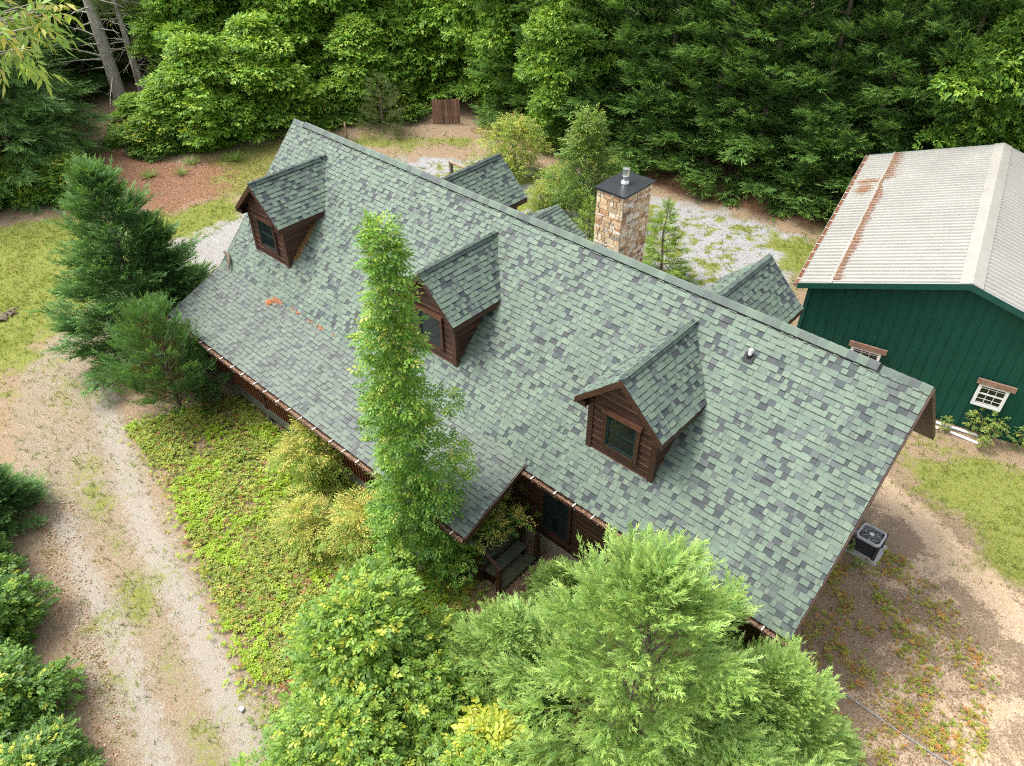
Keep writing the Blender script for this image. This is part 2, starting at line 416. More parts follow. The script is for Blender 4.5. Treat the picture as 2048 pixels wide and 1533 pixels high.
# ------------------------------------------------------------------ house
AR = math.radians(45.35); CA, SA, TA = math.cos(AR), math.sin(AR), math.tan(AR)
L, S = 19.816, 5.4
EY, EZ = S*CA, H-S*SA
PS, PB, PL, PXR = 5.237, math.radians(22.31), 2.253, 13.132
BY, BZ = -PS*CA, H-PS*SA
PEY, PEZ = BY-PL*math.cos(PB), BZ-PL*math.sin(PB)
WALLY = 3.30; WX0, WX1 = .45, 19.15; FLOOR = .55

house = thing('log_house', 'long brown log-sided house under a green shingle roof with gabled dormers', 'house', (10, 0, 0))
TABS = []                                  # (distance, verts, faces, colours, roof part)
PAL = np.array([(.121, .168, .129), (.111, .155, .121), (.134, .182, .136), (.100, .134, .114), (.085, .105, .100), (.051, .063, .066), (.041, .051, .055)])
PW = np.array([.20, .18, .10, .16, .13, .14, .09])
srng = np.random.default_rng(11)

def shingles(part, O, ux, us, length, span, expo=.131, wobble=0.0):
    """lay courses of laminated tabs on a slope: O lower corner, ux along the course, us up the slope, span(s)->(x0,x1)"""
    O = np.asarray(O, float); ux = nrm(ux); us = nrm(us); n = np.cross(ux, us)
    if n[2] < 0: n = -n
    rows = int(math.ceil(length/expo)); plan = []
    for r in range(rows):
        s0 = r*expo; s1 = min(s0+expo, length); row = []
        x0, x1 = span((s0+s1)/2)
        if s1-s0 >= .03 and x1-x0 >= .05:
            x = x0-srng.random()*.2; raised = srng.random() < .5
            while x < x1:
                w = srng.choice([.08, .11, .14, .165, .20])*(0.9+.2*srng.random()); raised = not raised if srng.random() < .8 else raised
                a, b = max(x, x0), min(x+w, x1); x += w
                if b-a >= .02: row.append((a, b, raised))
        plan.append(row)
    P = lambda xx, ss, hh: O+ux*xx+us*ss+n*hh
    for r, row in enumerate(plan):
        s0 = r*expo; above = plan[r+1] if r+1 < rows else []; j = 0; run = 0
        for (a, b, raised) in row:
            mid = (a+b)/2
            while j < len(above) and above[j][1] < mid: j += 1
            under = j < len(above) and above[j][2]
            if run > 0: run -= 1
            elif not raised or srng.random() < .3: k = srng.choice(7, p=PW)
            else: k = srng.choice(3)
            if raised and k > 4 and srng.random() < .35: k = 3
            col = PAL[k]*(0.95+.10*srng.random())
            if part is porch_roof: col = col*.62+np.array((.112, .122, .114))*.38  # grazing sheen of the porch slope put into its tabs as grey
            hi = .022 if raised else .011; so = s0-.004 if raised else s0
            a2, b2 = a+.0015, b-.0015; sm_ = s0+expo*.79; s1b = s0+expo+.02; hm = .010 if raised else .005
            v = [P(a2, so, .001), P(b2, so, .001), P(a2, so, hi), P(b2, so, hi), P(a2, sm_, hm), P(b2, sm_, hm), P(a2, s1b, .003), P(b2, s1b, .003), P(a2, s1b, -.002), P(b2, s1b, -.002)]
            f = [(0, 1, 3, 2), (2, 3, 5, 4), (4, 5, 7, 6), (0, 2, 4, 6, 8), (1, 9, 7, 5, 3)]
            shade_band = col*(.38 if under else .93)  # painted shade line where the course above has a raised tab
            TABS.append([float(np.linalg.norm(P(mid, s0, 0)-CAM)), v, f, [col*.45, col, shade_band, col*.6, col*.6], part])

def slab(name, pts, thick, mat, parent, col=(1, 1, 1)):
    b = MB(); b.extrude(pts, thick, col); return place(name, b.mesh(name), mat, parent)

# roof decks (the boards under the shingles) with brown fascia faces
D = .11
front_roof = slab('front_roof', [(0, 0, H), (L, 0, H), (L, -EY, EZ), (PXR, -EY, EZ), (PXR, BY, BZ), (0, BY, BZ)], (0, 0, -D), M['wood_trim'], house)
back_roof = slab('back_roof', [(0, 0, H-.002), (0, EY, EZ), (L, EY, EZ), (L, 0, H-.002)], (0, 0, -D), M['wood_trim'], house)
porch_roof = slab('porch_roof', [(0, BY-.001, BZ), (PXR, BY-.001, BZ), (PXR, PEY, PEZ), (0, PEY, PEZ)], (0, 0, -D), M['wood_trim'], house)
up_f = (0, CA, SA); up_b = (0, -CA, SA)
dorm_x = [2.103, 9.24, 15.124]; DW = .84; DY = 2.898
def front_span(s):
    return (0, L) if s > S-PS else (PXR, L)
shingles(front_roof, (0, -EY, EZ), (1, 0, 0), up_f, S-.06, front_span)
shingles(porch_roof, (0, PEY, PEZ), (1, 0, 0), (0, math.cos(PB), math.sin(PB)), PL+.02, lambda s: (0, PXR))
shingles(back_roof, (0, EY, EZ), (1, 0, 0), up_b, S-.06, lambda s: (0, L))

# ridge caps over a dark ridge vent
def ridge_caps(parent, a, b, dropl, dropr, vent=None, w=.17, expo=.2):
    """a, b ridge ends; dropl/dropr unit vectors down either slope"""
    a = np.asarray(a, float); b = np.asarray(b, float); d = nrm(b-a); ln = float(np.linalg.norm(b-a)); n = int(ln/expo)
    dl, dr = nrm(dropl), nrm(dropr); up = np.array([0, 0, 1.0])
    if vent:
        m = MB(); lift = .032 if w > .15 else .016; v0, v1 = a+d*vent[0], a+d*vent[1]
        prof = lambda p: [p+up*.012, p+dl*(w-.004)+up*.006, p+dl*(w-.004)+up*(lift+.003), p+up*(lift+.015), p+dr*(w-.004)+up*(lift+.003), p+dr*(w-.004)+up*.006]
        m.extrude(prof(v0), v1-v0); place('ridge_vent', m.mesh('ridge_vent'), M['vent_dark'], parent)
    for i in range(n):
        t0 = i*expo; t1 = min(t0+expo+.015, ln); mid = (t0+t1)/2
        lift = .012
        if vent and vent[0]-.01 < mid < vent[1]+.01: lift = .052 if w > .15 else .034
        col = PAL[srng.choice([0, 1, 3, 3, 4])]*(0.85+.2*srng.random()); c2 = col*.5
        m = MB(); h0, h1 = lift+.010, lift
        p0, p1 = a+d*t0, a+d*t1
        bend = .045
        row = lambda p, h: [p+dl*w+up*h*1.0, p+dl*bend+up*(h+.012), p+up*(h+.004), p+dr*bend+up*(h+.012), p+dr*w+up*h]
        r0, r1 = row(p0, h0), row(p1, h1); q0, q1 = [x-up*.010 for x in r0], [x-up*.010 for x in r1]
        for k in range(4): m.poly([r0[k], r0[k+1], r1[k+1], r1[k]], col); m.poly([q0[k], q1[k], q1[k+1], q0[k+1]], c2)
        for k in range(4): m.poly([q0[k], q0[k+1], r0[k+1], r0[k]], c2); m.poly([q1[k], r1[k], r1[k+1], q1[k+1]], c2)
        m.poly([q0[0], r0[0], r1[0], q1[0]], c2); m.poly([q0[4], q1[4], r1[4], r0[4]], c2)
        place('ridge_cap', m.mesh('ridge_cap'), M['shingle'], parent)
ridge_caps(front_roof, (0, 0, H+.01), (L, 0, H+.01), (0, -CA, -SA), (0, CA, -SA), (.55, L-.95))

def brd(): return tuple(np.array([1, 1, 1])*(.75+.5*srng.random())*np.array([1, .97+.06*srng.random(), .95+.1*srng.random()]))

def window(parent, O, ux, n, w, h, frame_m, glass_m=None, case_m=None, casing=.10, grid=None, sash_depth=.03, header=None):
    """O lower-left corner of the sash on the wall face"""
    O = np.asarray(O, float); ux = nrm(ux); uz = np.array([0, 0, 1.0]); n = nrm(n)
    def rect(x0, x1, z0, z1, d0, d1, name, mat, col=(1, 1, 1)):
        m = MB(); q = [O+ux*x0+uz*z0+n*d0, O+ux*x1+uz*z0+n*d0, O+ux*x1+uz*z1+n*d0, O+ux*x0+uz*z1+n*d0]
        m.extrude(q, n*(d1-d0), col); return place(name, m.mesh(name), mat, parent)
    rect(.03, w-.03, .03, h-.03, .006, .014, 'window_pane', M['glass'])
    t = .05
    for (x0, x1, z0, z1) in ((0, t, 0, h), (w-t, w, 0, h), (t, w-t, 0, t), (t, w-t, h-t, h)):
        rect(x0, x1, z0, z1, .004, .034, 'window_frame', frame_m)
    rect(t, w-t, h*.5-.02, h*.5+.02, .005, .030, 'meeting_rail', frame_m)
    if grid:
        for k in range(1, grid[0]): rect(w*k/grid[0]-.009, w*k/grid[0]+.009, t, h-t, .006, .022, 'muntin', frame_m)
        for z in grid[1]: rect(t, w-t, h*z-.009, h*z+.009, .006, .0215, 'muntin', frame_m)
    if case_m:
        c = casing
        rect(-c, -.001, -c*.6, h+.001, .002, .046, 'casing', case_m, brd()); rect(w+.001, w+c, -c*.6, h+.001, .002, .046, 'casing', case_m, brd())
        rect(0, w, -c*.6, -.001, .002, .060, 'window_sill', case_m, brd())
        rect(-c-.03, w+c+.03, h+.002, h+c+.01, .002, .085, 'window_header', case_m, tuple(np.array(brd())*1.8))

DPZ, DHW, DDR, DRY = .478, 1.096, 1.035, 3.167
def dormer(xc, side, debris=False):
    """gabled dormer on the slope facing y*side; side -1 is the porch side"""
    sy = side
    zp, zt = H-DPZ, H-DPZ-DDR
    yb_r = DPZ/TA; yb_e = (DPZ+DDR)/TA
    zb = H-DY*TA
    # core: the walls
    m = MB(); wt = zp-.12-DDR/DHW*DW
    prof = [(xc-DW, sy*DY, zb-.05), (xc+DW, sy*DY, zb-.05), (xc+DW, sy*DY, wt), (xc, sy*DY, zp-.12), (xc-DW, sy*DY, wt)]
    m.extrude(prof, (0, -sy*(DY-1.0), 0), (.6, .6, .6))
    part = place('dormer', m.mesh('dormer'), M['wood'], house)
    # roof planes
    for k in (-1, 1):
        q = [(xc, sy*DRY, zp), (xc+k*DHW, sy*DRY, zt), (xc+k*DHW, sy*(yb_e-.12), zt), (xc, sy*(yb_r-.12), zp)]
        b = MB(); b.extrude(q, (0, 0, -.09)); place('dormer_roof', b.mesh('dormer_roof'), M['wood_trim'], part)
        ls = math.hypot(DHW, DDR); us = nrm((-k*DHW, 0, DDR))
        O = np.array([xc+k*DHW, sy*DRY, zt])
        # run along the ridge direction, from the gable edge back to the valley
        shingles(part, O, (0, -sy, 0), us, ls, lambda s, ls=ls: (-.015, DRY-(yb_e+(yb_r-yb_e)*s/ls)+.03))
    ridge_caps(part, (xc, sy*DRY, zp+.012), (xc, sy*(yb_r+.05), zp+.012), (-DHW, 0, -DDR), (DHW, 0, -DDR), (.28, DRY-yb_r-.30), w=.13, expo=.19)
    # barge boards, fascia, boxed eave ends
    y0 = sy*(DRY+.022)
    for k in (-1, 1):
        b = MB(); c = brd()
        b.extrude([(xc, y0, zp-.004), (xc+k*(DHW+.01), y0, zt-.013), (xc+k*(DHW+.01), y0, zt-.165), (xc, y0, zp-.175)], (0, -sy*.035, 0), c)
        place('barge_board', b.mesh('barge_board'), M['wood_trim'], part)
        b = MB(); b.box((min(xc+k*(DHW-.02), xc+k*(DHW+.008)), min(sy*(DRY-.015), sy*yb_e), zt-.16), (max(xc+k*(DHW-.02), xc+k*(DHW+.008)), max(sy*(DRY-.015), sy*yb_e), zt-.015), brd())
        place('fascia_board', b.mesh('fascia_board'), M['wood_trim'], part)
        b = MB(); xa, xb = sorted((xc+k*(DW-.02), xc+k*(DHW-.03))); ya, yb = sorted((sy*(DRY-.016), sy*(yb_e+.05)))
        b.box((xa, ya, zt-.158), (xb, yb, zt-.135), brd()); place('soffit', b.mesh('soffit'), M['wood_trim'], part)
        b = MB(); xa, xb = sorted((xc+k*(DW+.005), xc+k*(DHW-.022)))
        b.extrude([(xa, sy*(DRY-.018), zt-.134), (xb, sy*(DRY-.018), zt-.134), (xb if k > 0 else xb, sy*(DRY-.018), zt-.03), (xa, sy*(DRY-.018), zt-.03)], (0, -sy*.03, 0), brd())
        place('eave_return', b.mesh('eave_return'), M['wood_trim'], part)
    # lap boards on the front
    bh = .178; z = zb-.02; i = 0
    while z < zp-.2:
        z1 = min(z+bh, zp-.18)
        xr = lambda zz: min(DW, (zp-.12-zz)/(DDR/DHW))
        a0, a1 = xr(z)-.09 if xr(z) >= DW else xr(z), xr(z1)-.09 if xr(z1) >= DW else xr(z1)
        b = MB(); yo, yi = sy*(DY+.034), sy*(DY+.002)
        lo = [(xc-a0, yo, z+.004), (xc+a0, yo, z+.004)]; hi = [(xc+a1, sy*(DY+.014), z1), (xc-a1, sy*(DY+.014), z1)]
        c = brd(); q = lo+hi
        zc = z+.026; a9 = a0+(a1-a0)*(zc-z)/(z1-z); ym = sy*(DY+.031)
        b.poly([lo[0], lo[1], (xc+a9, ym, zc), (xc-a9, ym, zc)], tuple(np.array(c)*(2.2+2.4*srng.random()))); b.poly([(xc-a9, ym, zc), (xc+a9, ym, zc), hi[0], hi[1]], c); b.poly([(xc-a0, yi, z), (xc+a0, yi, z), (xc+a0, yo, z+.004), (xc-a0, yo, z+.004)], c)  # pale lower lip: light caught on the board edge, painted in
        b.poly([(xc-a1, sy*(DY+.014), z1), (xc+a1, sy*(DY+.014), z1), (xc+a1, yi, z1), (xc-a1, yi, z1)], tuple(np.array(c)*1.6))
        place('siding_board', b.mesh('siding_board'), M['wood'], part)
        z = z1; i += 1
        if i > 12: break
    # lap boards on the cheeks
    for k in (-1, 1):
        z = zb-.02
        while z < zt-.06:
            z1 = min(z+bh, zt-.02)
            yb = (H-(z+z1)/2)/TA
            b = MB(); xo, xi = xc+k*(DW+.034), xc+k*(DW+.002); c = brd(); ya = sy*(DY-.0)
            xm = xc+k*(DW+.031); b.poly([(xo, ya, z+.004), (xo, sy*(yb-.06), z+.004), (xm, sy*(yb-.06), z+.024), (xm, ya, z+.024)], tuple(np.array(c)*(1.8+1.8*srng.random()))); b.poly([(xm, ya, z+.024), (xm, sy*(yb-.06), z+.024), (xc+k*(DW+.010), sy*(yb-.06), z1), (xc+k*(DW+.010), ya, z1)], c)  # lip of each cheek board coloured paler, as if catching light
            b.poly([(xi, ya, z), (xi, sy*(yb-.06), z), (xo, sy*(yb-.06), z+.004), (xo, ya, z+.004)], c)
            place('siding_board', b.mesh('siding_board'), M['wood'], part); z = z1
        b = MB(); xa, xb = sorted((xc+k*(DW-.085), xc+k*(DW+.052)))
        ya, yb2 = sorted((sy*(DY-.07), sy*(DY+.048))); b.box((xa, ya, zb-.06), (xb, yb2, zt-.02), brd())
        place('corner_board', b.mesh('corner_board'), M['wood_trim'], part)
    ux = (1, 0, 0) if sy < 0 else (-1, 0, 0); w = .74
    O = np.array([xc+(-w/2 if sy < 0 else w/2), sy*(DY+.03), zb+.33])
    window(part, O, ux, (0, sy, 0), w, .90, M['teal'], case_m=M['wood_trim'], casing=.095)
    if debris:
        V_, T_, C_ = needles(2600, lambda n: cheek_pts(n, xc, sy), .06, ((.42, .24, .09), (.55, .36, .16), (.25, .12, .05)))
        tag(place('dry_needles', mesh_np('dry_needles', V_, tris=T_, cols=C_), M['litter'], part), 'golden dry pine needles heaped in the joint beside the dormer cheek', kind='stuff')
    return part

def needles(n, fn, ln, pal, up=.25):
    P = fn(n); a = rng.random(n)*6.283; d = np.stack([np.cos(a), np.sin(a), rng.normal(0, up, n)], -1)*ln*(0.6+.8*rng.random(n))[:, None]
    s = np.stack([-np.sin(a), np.cos(a), np.zeros(n)], -1)*.006
    v = np.stack([P-d/2-s, P-d/2+s, P+d/2], 1).reshape(-1, 3); t = np.arange(3*n).reshape(-1, 3)
    c = np.array(pal)[rng.integers(0, len(pal), n)]*(0.7+.6*rng.random((n, 1)))
    return v, t, np.repeat(c, 3, 0)
def cheek_pts(n, xc, sy):
    t = rng.random(n); y = sy*(2.75-t*1.15); z = H-np.abs(y)*TA
    w = .10*(0.35+.65*np.sin(np.clip(t*1.2, 0, 1)*3.0)**.5)
    x = xc+DW+.05+np.abs(rng.normal(0, 1, n))*w*.8
    return np.stack([x, y, z+.02+np.clip(.12-(x-xc-DW)*.8, 0, .2)*rng.random(n)], -1)

for k, x in enumerate(dorm_x): dormer(x, -1, k == 0)
dormer(5.98, 1); dormer(15.0, 1)

# lower cross gable on the yard side
def cross_gable():
    xc, yf, zp, hw, dr = 8.0, 3.55, H-1.62, 1.9, 1.1
    m = MB(); m.extrude([(xc-hw+.35, yf-.3, 0.0), (xc+hw-.35, yf-.3, 0.0), (xc+hw-.35, yf-.3, zp-.12-dr/hw*(hw-.35)), (xc, yf-.3, zp-.12), (xc-hw+.35, yf-.3, zp-.12-dr/hw*(hw-.35))], (0, -1.4, 0), (.8, .8, .8))
    part = place('cross_gable', m.mesh('cross_gable'), M['wood'], house)
    yr = (H-zp)/TA; ye = (H-zp+dr)/TA
    for k in (-1, 1):
        b = MB(); b.extrude([(xc, yf, zp), (xc+k*hw, yf, zp-dr), (xc+k*hw, ye-.1, zp-dr), (xc, yr-.1, zp)], (0, 0, -.1)); place('gable_roof', b.mesh('gable_roof'), M['wood_trim'], part)
        ls = math.hypot(hw, dr); shingles(part, (xc+k*hw, yf, zp-dr), (0, -1, 0), nrm((-k*hw, 0, dr)), ls, lambda s: (-.015, yf-(ye+(yr-ye)*s/ls)+.03))
    ridge_caps(part, (xc, yf, zp+.012), (xc, yr, zp+.012), (-hw, 0, -dr), (hw, 0, -dr), None, w=.13)
cross_gable()

# outer walls: foundation, core and lap boards
def wall(name, a, b, n, z0, z1, gable=False):
    a = np.array([*a, 0.0]); b = np.array([*b, 0.0]); n = nrm((*n, 0)); d = b-a; ln = np.linalg.norm(d); d /= ln
    m = MB(); q = [a+(0, 0, z0), b+(0, 0, z0), b+(0, 0, z1)]+([(a+b)/2+(0, 0, z1+ln/2*TA-.05)] if gable else [])+[a+(0, 0, z1)]
    m.extrude(q, -n*.15, (.5, .5, .5)); part = place(name, m.mesh(name), M['wood'], house)
    m = MB(); m.extrude([a+(0, 0, -.15), b+(0, 0, -.15), b+(0, 0, z0-.002), a+(0, 0, z0-.002)], n*.05); place('foundation', m.mesh('foundation'), M['foundation'], part)
    z = z0; bh = .178
    while z < z1+(ln/2*TA-.4 if gable else -.02):
        zz = min(z+bh, z1) if not gable else z+bh
        ins0 = max(0, (z-z1)/TA+.02) if gable and z > z1 else 0; ins1 = max(0, (zz-z1)/TA+.02) if gable and zz > z1 else 0
        m = MB(); c = brd(); A0, B0, A1, B1 = a+d*ins0, b-d*ins0, a+d*ins1, b-d*ins1
        m.poly([A0+n*.036+(0, 0, z+.004), B0+n*.036+(0, 0, z+.004), B0+n*.033+(0, 0, z+.026), A0+n*.033+(0, 0, z+.026)], tuple(np.array(c)*(2.0+2.0*srng.random()))); m.poly([A0+n*.033+(0, 0, z+.026), B0+n*.033+(0, 0, z+.026), B1+n*.012+(0, 0, zz), A1+n*.012+(0, 0, zz)], c)  # bottom strip carries the edge highlight in its colour
        m.poly([A0+n*.002+(0, 0, z), B0+n*.002+(0, 0, z), B0+n*.036+(0, 0, z+.004), A0+n*.036+(0, 0, z+.004)], c)
        m.poly([A1+n*.014+(0, 0, zz), B1+n*.014+(0, 0, zz), B1+n*.002+(0, 0, zz), A1+n*.002+(0, 0, zz)], c)
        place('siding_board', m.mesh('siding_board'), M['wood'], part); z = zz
    return part
ZW = H-WALLY*TA-.12
wf = wall('porch_wall', (WX0, -WALLY), (WX1, -WALLY), (0, -1), FLOOR, ZW)
wb = wall('yard_wall', (WX1, WALLY), (WX0, WALLY), (0, 1), FLOOR, ZW)
wr = wall('gable_wall', (WX1+.001, -WALLY), (WX1+.001, WALLY), (1, 0), FLOOR, ZW, True)
wl = wall('gable_wall', (WX0-.001, WALLY), (WX0-.001, -WALLY), (-1, 0), FLOOR, ZW, True)
for x in (3.2, 7.9, 13.42, 16.6):
    window(wf, (x, -WALLY-.036, .98), (1, 0, 0), (0, -1, 0), .78, 1.35, M['teal'], case_m=M['wood_trim'])
# entry door on the porch
m = MB(); m.box((10.4, -WALLY-.08, FLOOR+.06), (11.3, -WALLY-.03, FLOOR+2.05), (.8, .8, .8)); place('door', m.mesh('door'), M['wood_trim'], wf)
for x, y in ((WX0, -WALLY), (WX1, -WALLY), (WX1, WALLY), (WX0, WALLY)):
    m = MB(); m.box((x-.07, y-.075, FLOOR-.02), (x+.08, y+.075, ZW), brd()); place('corner_post', m.mesh('corner_post'), M['wood_trim'], house)

# rake boards
def rake(parent, pts, x, dx):
    m = MB(); a = [np.array(p) for p in pts]
    for p, q in zip(a[:-1], a[1:]):
        m.extrude([(x, p[0], p[1]-.006), (x, q[0], q[1]-.006), (x, q[0], q[1]-.17), (x, p[0], p[1]-.17)], (dx, 0, 0), (.9, .9, .9))
    place('rake_board', m.mesh('rake_board'), M['wood_trim'], parent)
rake(front_roof, [(0, H), (-EY, EZ)], L+.002, .03); rake(back_roof, [(.003, H), (EY, EZ)], L+.002, .03)
rake(front_roof, [(0, H), (BY, BZ)], -.002, -.03); rake(back_roof, [(.003, H), (EY, EZ)], -.002, -.03)
rake(porch_roof, [(BY, BZ), (PEY, PEZ)], PXR+.002, .03); rake(porch_roof, [(BY, BZ), (PEY, PEZ)], -.002, -.03)
# boxed gable overhang seen past the ridge
m = MB(); m.extrude([(WX1+.05, 0, H-D-.02), (WX1+.05, EY-.02, EZ-D-.02), (L-.002, EY-.02, EZ-D-.02), (L-.002, 0, H-D-.02)], (0, 0, -.02), (.8, .8, .8)); place('soffit', m.mesh('soffit'), M['wood_trim'], back_roof)

# gutters full of leaves
def gutter(parent, x0, x1, y, z, hang):
    w, h = .125, .10
    m = MB(); P = lambda x, dy, dz: (x, y-dy, z+dz)
    sec = [(0.0, 0.0), (.0, -h), (.07, -h), (w, -.03), (w, .012), (w-.012, .012), (w-.012, -.025), (.066, -h+.01), (.008, -h+.01), (.008, 0)]
    m.extrude([P(x0, *s) for s in sec], (x1-x0, 0, 0)); g = place('gutter', m.mesh('gutter'), M['wood_trim'], parent)
    n = int((x1-x0)*420)
    def fn(k):
        x = x0+rng.random(k)*(x1-x0); d = .015+rng.random(k)*.09
        return np.stack([x, y-d, z-.045+.03*rng.random(k)+.015*np.sin(x*3)], -1)
    V_, T_, C_ = needles(n, fn, .075, ((.22, .12, .07), (.33, .2, .12), (.13, .07, .04), (.42, .30, .2)), .15)
    V_[:, 2] = np.minimum(V_[:, 2], z+.004)
    tag(place('gutter_litter', mesh_np('gutter_litter', V_, tris=T_, cols=C_), M['litter'], g), kind='stuff')
    m = MB(); m.poly([P(x0, .01, -.05), P(x1, .01, -.05), P(x1, w-.02, -.05), P(x0, w-.02, -.05)], (.4, .3, .22)); place('litter_bed', m.mesh('litter_bed'), M['debris'], g)
    x = x0+.3
    while x < x1:
        m = MB(); m.box((x-.012, y-w+.002, z+.014), (x+.012, y+.0, z+.02)); place('gutter_strap', m.mesh('gutter_strap'), M['white_paint'], g)
        x += hang*(0.8+.4*random.random())
gutter(porch_roof, -.02, PXR-.02, PEY-.012, PEZ-.03, .62)
gutter(front_roof, PXR+.04, L, -EY-.012, EZ-.03, .60)
gutter(back_roof, 0, L, EY+.14, EZ-.03, .9)

# vent pipe through the roof
vp = at(1499, 712, H-1.15); sy = -(H-vp[2])/TA
vx = 17.02
vpx = None
for s_ in np.linspace(0.2, 5, 400):       # where the pixel's ray meets the front slope
    q = at(1499, 714, H-s_*SA)
    if abs(q[1]+s_*CA) < .03: vpx = q; break
m = MB(); m.tube([vpx-(0, 0, .1), vpx+(0, 0, .06)], [.085, .055], 14); vb = place('vent_boot', m.mesh('vent_boot'), M['rubber'], front_roof)
m = MB(); m.tube([vpx, vpx+(0, 0, .20)], [.04, .04], 14); place('vent_pipe', m.mesh('vent_pipe'), M['white_paint'], front_roof)
nf = np.array((0, -SA, CA)); uf = np.array(up_f)
m = MB(); m.extrude([vpx+nf*.022+np.array((-.11, 0, 0))-uf*.13, vpx+nf*.022+np.array((.11, 0, 0))-uf*.13, vpx+nf*.022+np.array((.11, 0, 0))+uf*.08, vpx+nf*.022+np.array((-.11, 0, 0))+uf*.08], nf*.006); place('vent_flashing', m.mesh('vent_flashing'), M['rubber'], front_roof)

# porch: deck, posts, railing, steps
DZ = .60; RY = -5.33
m = MB(); m.box((.3, -4.6, DZ-.22), (12.95, -WALLY-.06, DZ-.045), (.7, .7, .7)); deck = place('porch_deck', m.mesh('porch_deck'), M['deck_green'], house)
y = -WALLY-.07
while y > RY+.02:
    m = MB(); m.box((.3, max(y-.134, RY+.016), DZ-.043), (12.95, y, DZ-.004+.006*random.random()), brd()); place('deck_plank', m.mesh('deck_plank'), M['deck_green'], deck); y -= .142
m = MB(); m.box((.28, RY-.03, DZ-.155), (12.97, RY+.012, DZ-.01), (.8, .8, .8)); place('rim_board', m.mesh('rim_board'), M['deck_green'], deck)
for x in np.arange(.4, 13, 1.81):
    m = MB(); m.box((x-.075, RY+.02, -.1), (x+.075, RY+.17, DZ-.05)); place('deck_post', m.mesh('deck_post'), M['deck_green'], deck)
    m = MB(); m.box((x-.07, RY+.02, DZ), (x+.07, RY+.16, PEZ+.05), brd()); place('porch_post', m.mesh('porch_post'), M['wood_trim'], deck)
m = MB(); m.box((.3, RY+.0, 2.15), (12.95, RY+.14, 2.32), (.8, .8, .8)); place('porch_beam', m.mesh('porch_beam'), M['wood_trim'], house)
m = MB(); m.box((.35, RY+.03, 1.43), (12.9, RY+.15, 1.47)); rail = place('railing', m.mesh('railing'), M['wood_grey'], house)
for z in (.70, 1.36):
    m = MB(); m.box((.35, RY+.07, z), (12.9, RY+.11, z+.08), (.8, .8, .8)); place('rail', m.mesh('rail'), M['wood_trim'], rail)
bal = MB(); bal.box((-.019, RY+.03, .66), (.019, RY+.068, 1.428), (3.4, 2.6, 1.9)); bal = bal.mesh('baluster')
for x in np.arange(.48, 12.85, .128):
    b = place('baluster', bal, M['wood'], rail); b.location = (float(x), 0, 0)
# steps at the end of the porch
st = MB(); st.box((12.96, -5.05, .02), (13.02, -3.75, .36), (.7, .7, .7)); steps = place('porch_steps', st.mesh('porch_steps'), M['wood_trim'], house)
for k, (x0, z) in enumerate(((12.98, .40), (13.30, .20))):
    for j in range(2):
        m = MB(); m.box((x0+j*.155, -5.02, z-.04), (x0+j*.155+.148, -3.78, z), brd()); place('step_tread', m.mesh('step_tread'), M['deck_green'], steps)
    for y in (-4.98, -3.85):
        m = MB(); m.box((x0+.02, y, -.05), (x0+.26, y+.05, z-.042), (.8, .8, .8)); place('step_riser', m.mesh('step_riser'), M['wood_trim'], steps)
for (x, y) in ((13.55, -5.12), (13.55, -3.70), (12.93, -5.14), (12.93, -3.68)):
    m = MB(); m.box((x-.055, y-.055, -.1), (x+.055, y+.055, 1.35 if x < 13 else 1.0), brd()); place('newel_post', m.mesh('newel_post'), M['wood_trim'], steps)
for y in (-5.12, -3.70):
    m = MB(); m.bar((12.95, y, 1.38), (13.6, y, 1.02), .09, .04); place('handrail', m.mesh('handrail'), M['wood_trim'], steps)
# wooden rail post behind the house
for a, b in (((2.35, 4.55, 3.2), (2.35, 4.55, 4.78)), ((3.4, 4.55, 3.2), (3.4, 4.55, 4.9))):
    pass

# chimney
t = .898
CX0, CY0, CWX, CWY, CZ = 21.326+t*(8.371-21.326), -13.189+t*(4.834+13.189), t*1.176, t*1.627, H+9.053-t*10.385
cin = .055
cx0, cx1, cy0, cy1 = CX0+cin, CX0+CWX-cin, CY0+cin, CY0+CWY-cin
m = MB(); m.box((cx0+.02, cy0+.02, -.1), (cx1-.02, cy1-.02, CZ-.05)); chim = place('chimney', m.mesh('chimney'), M['mortar'], house)
m = MB(); m.extrude([(CX0, CY0, CZ-.055), (CX0+CWX, CY0, CZ-.055), (CX0+CWX, CY0+CWY, CZ-.055), (CX0, CY0+CWY, CZ-.055)], (0, 0, .055)); place('chimney_cap', m.mesh('chimney_cap'), M['black_metal'], chim)
SPAL = 1.22*np.array([(.56, .40, .25), (.62, .50, .35), (.50, .33, .19), (.66, .58, .46), (.44, .25, .14), (.58, .52, .44), (.34, .28, .23), (.22, .16, .12), (.60, .44, .26)])
SPW = np.array([.2, .19, .15, .15, .09, .09, .05, .02, .06]); SPW = SPW/SPW.sum()
rest = MB(); nst = 0
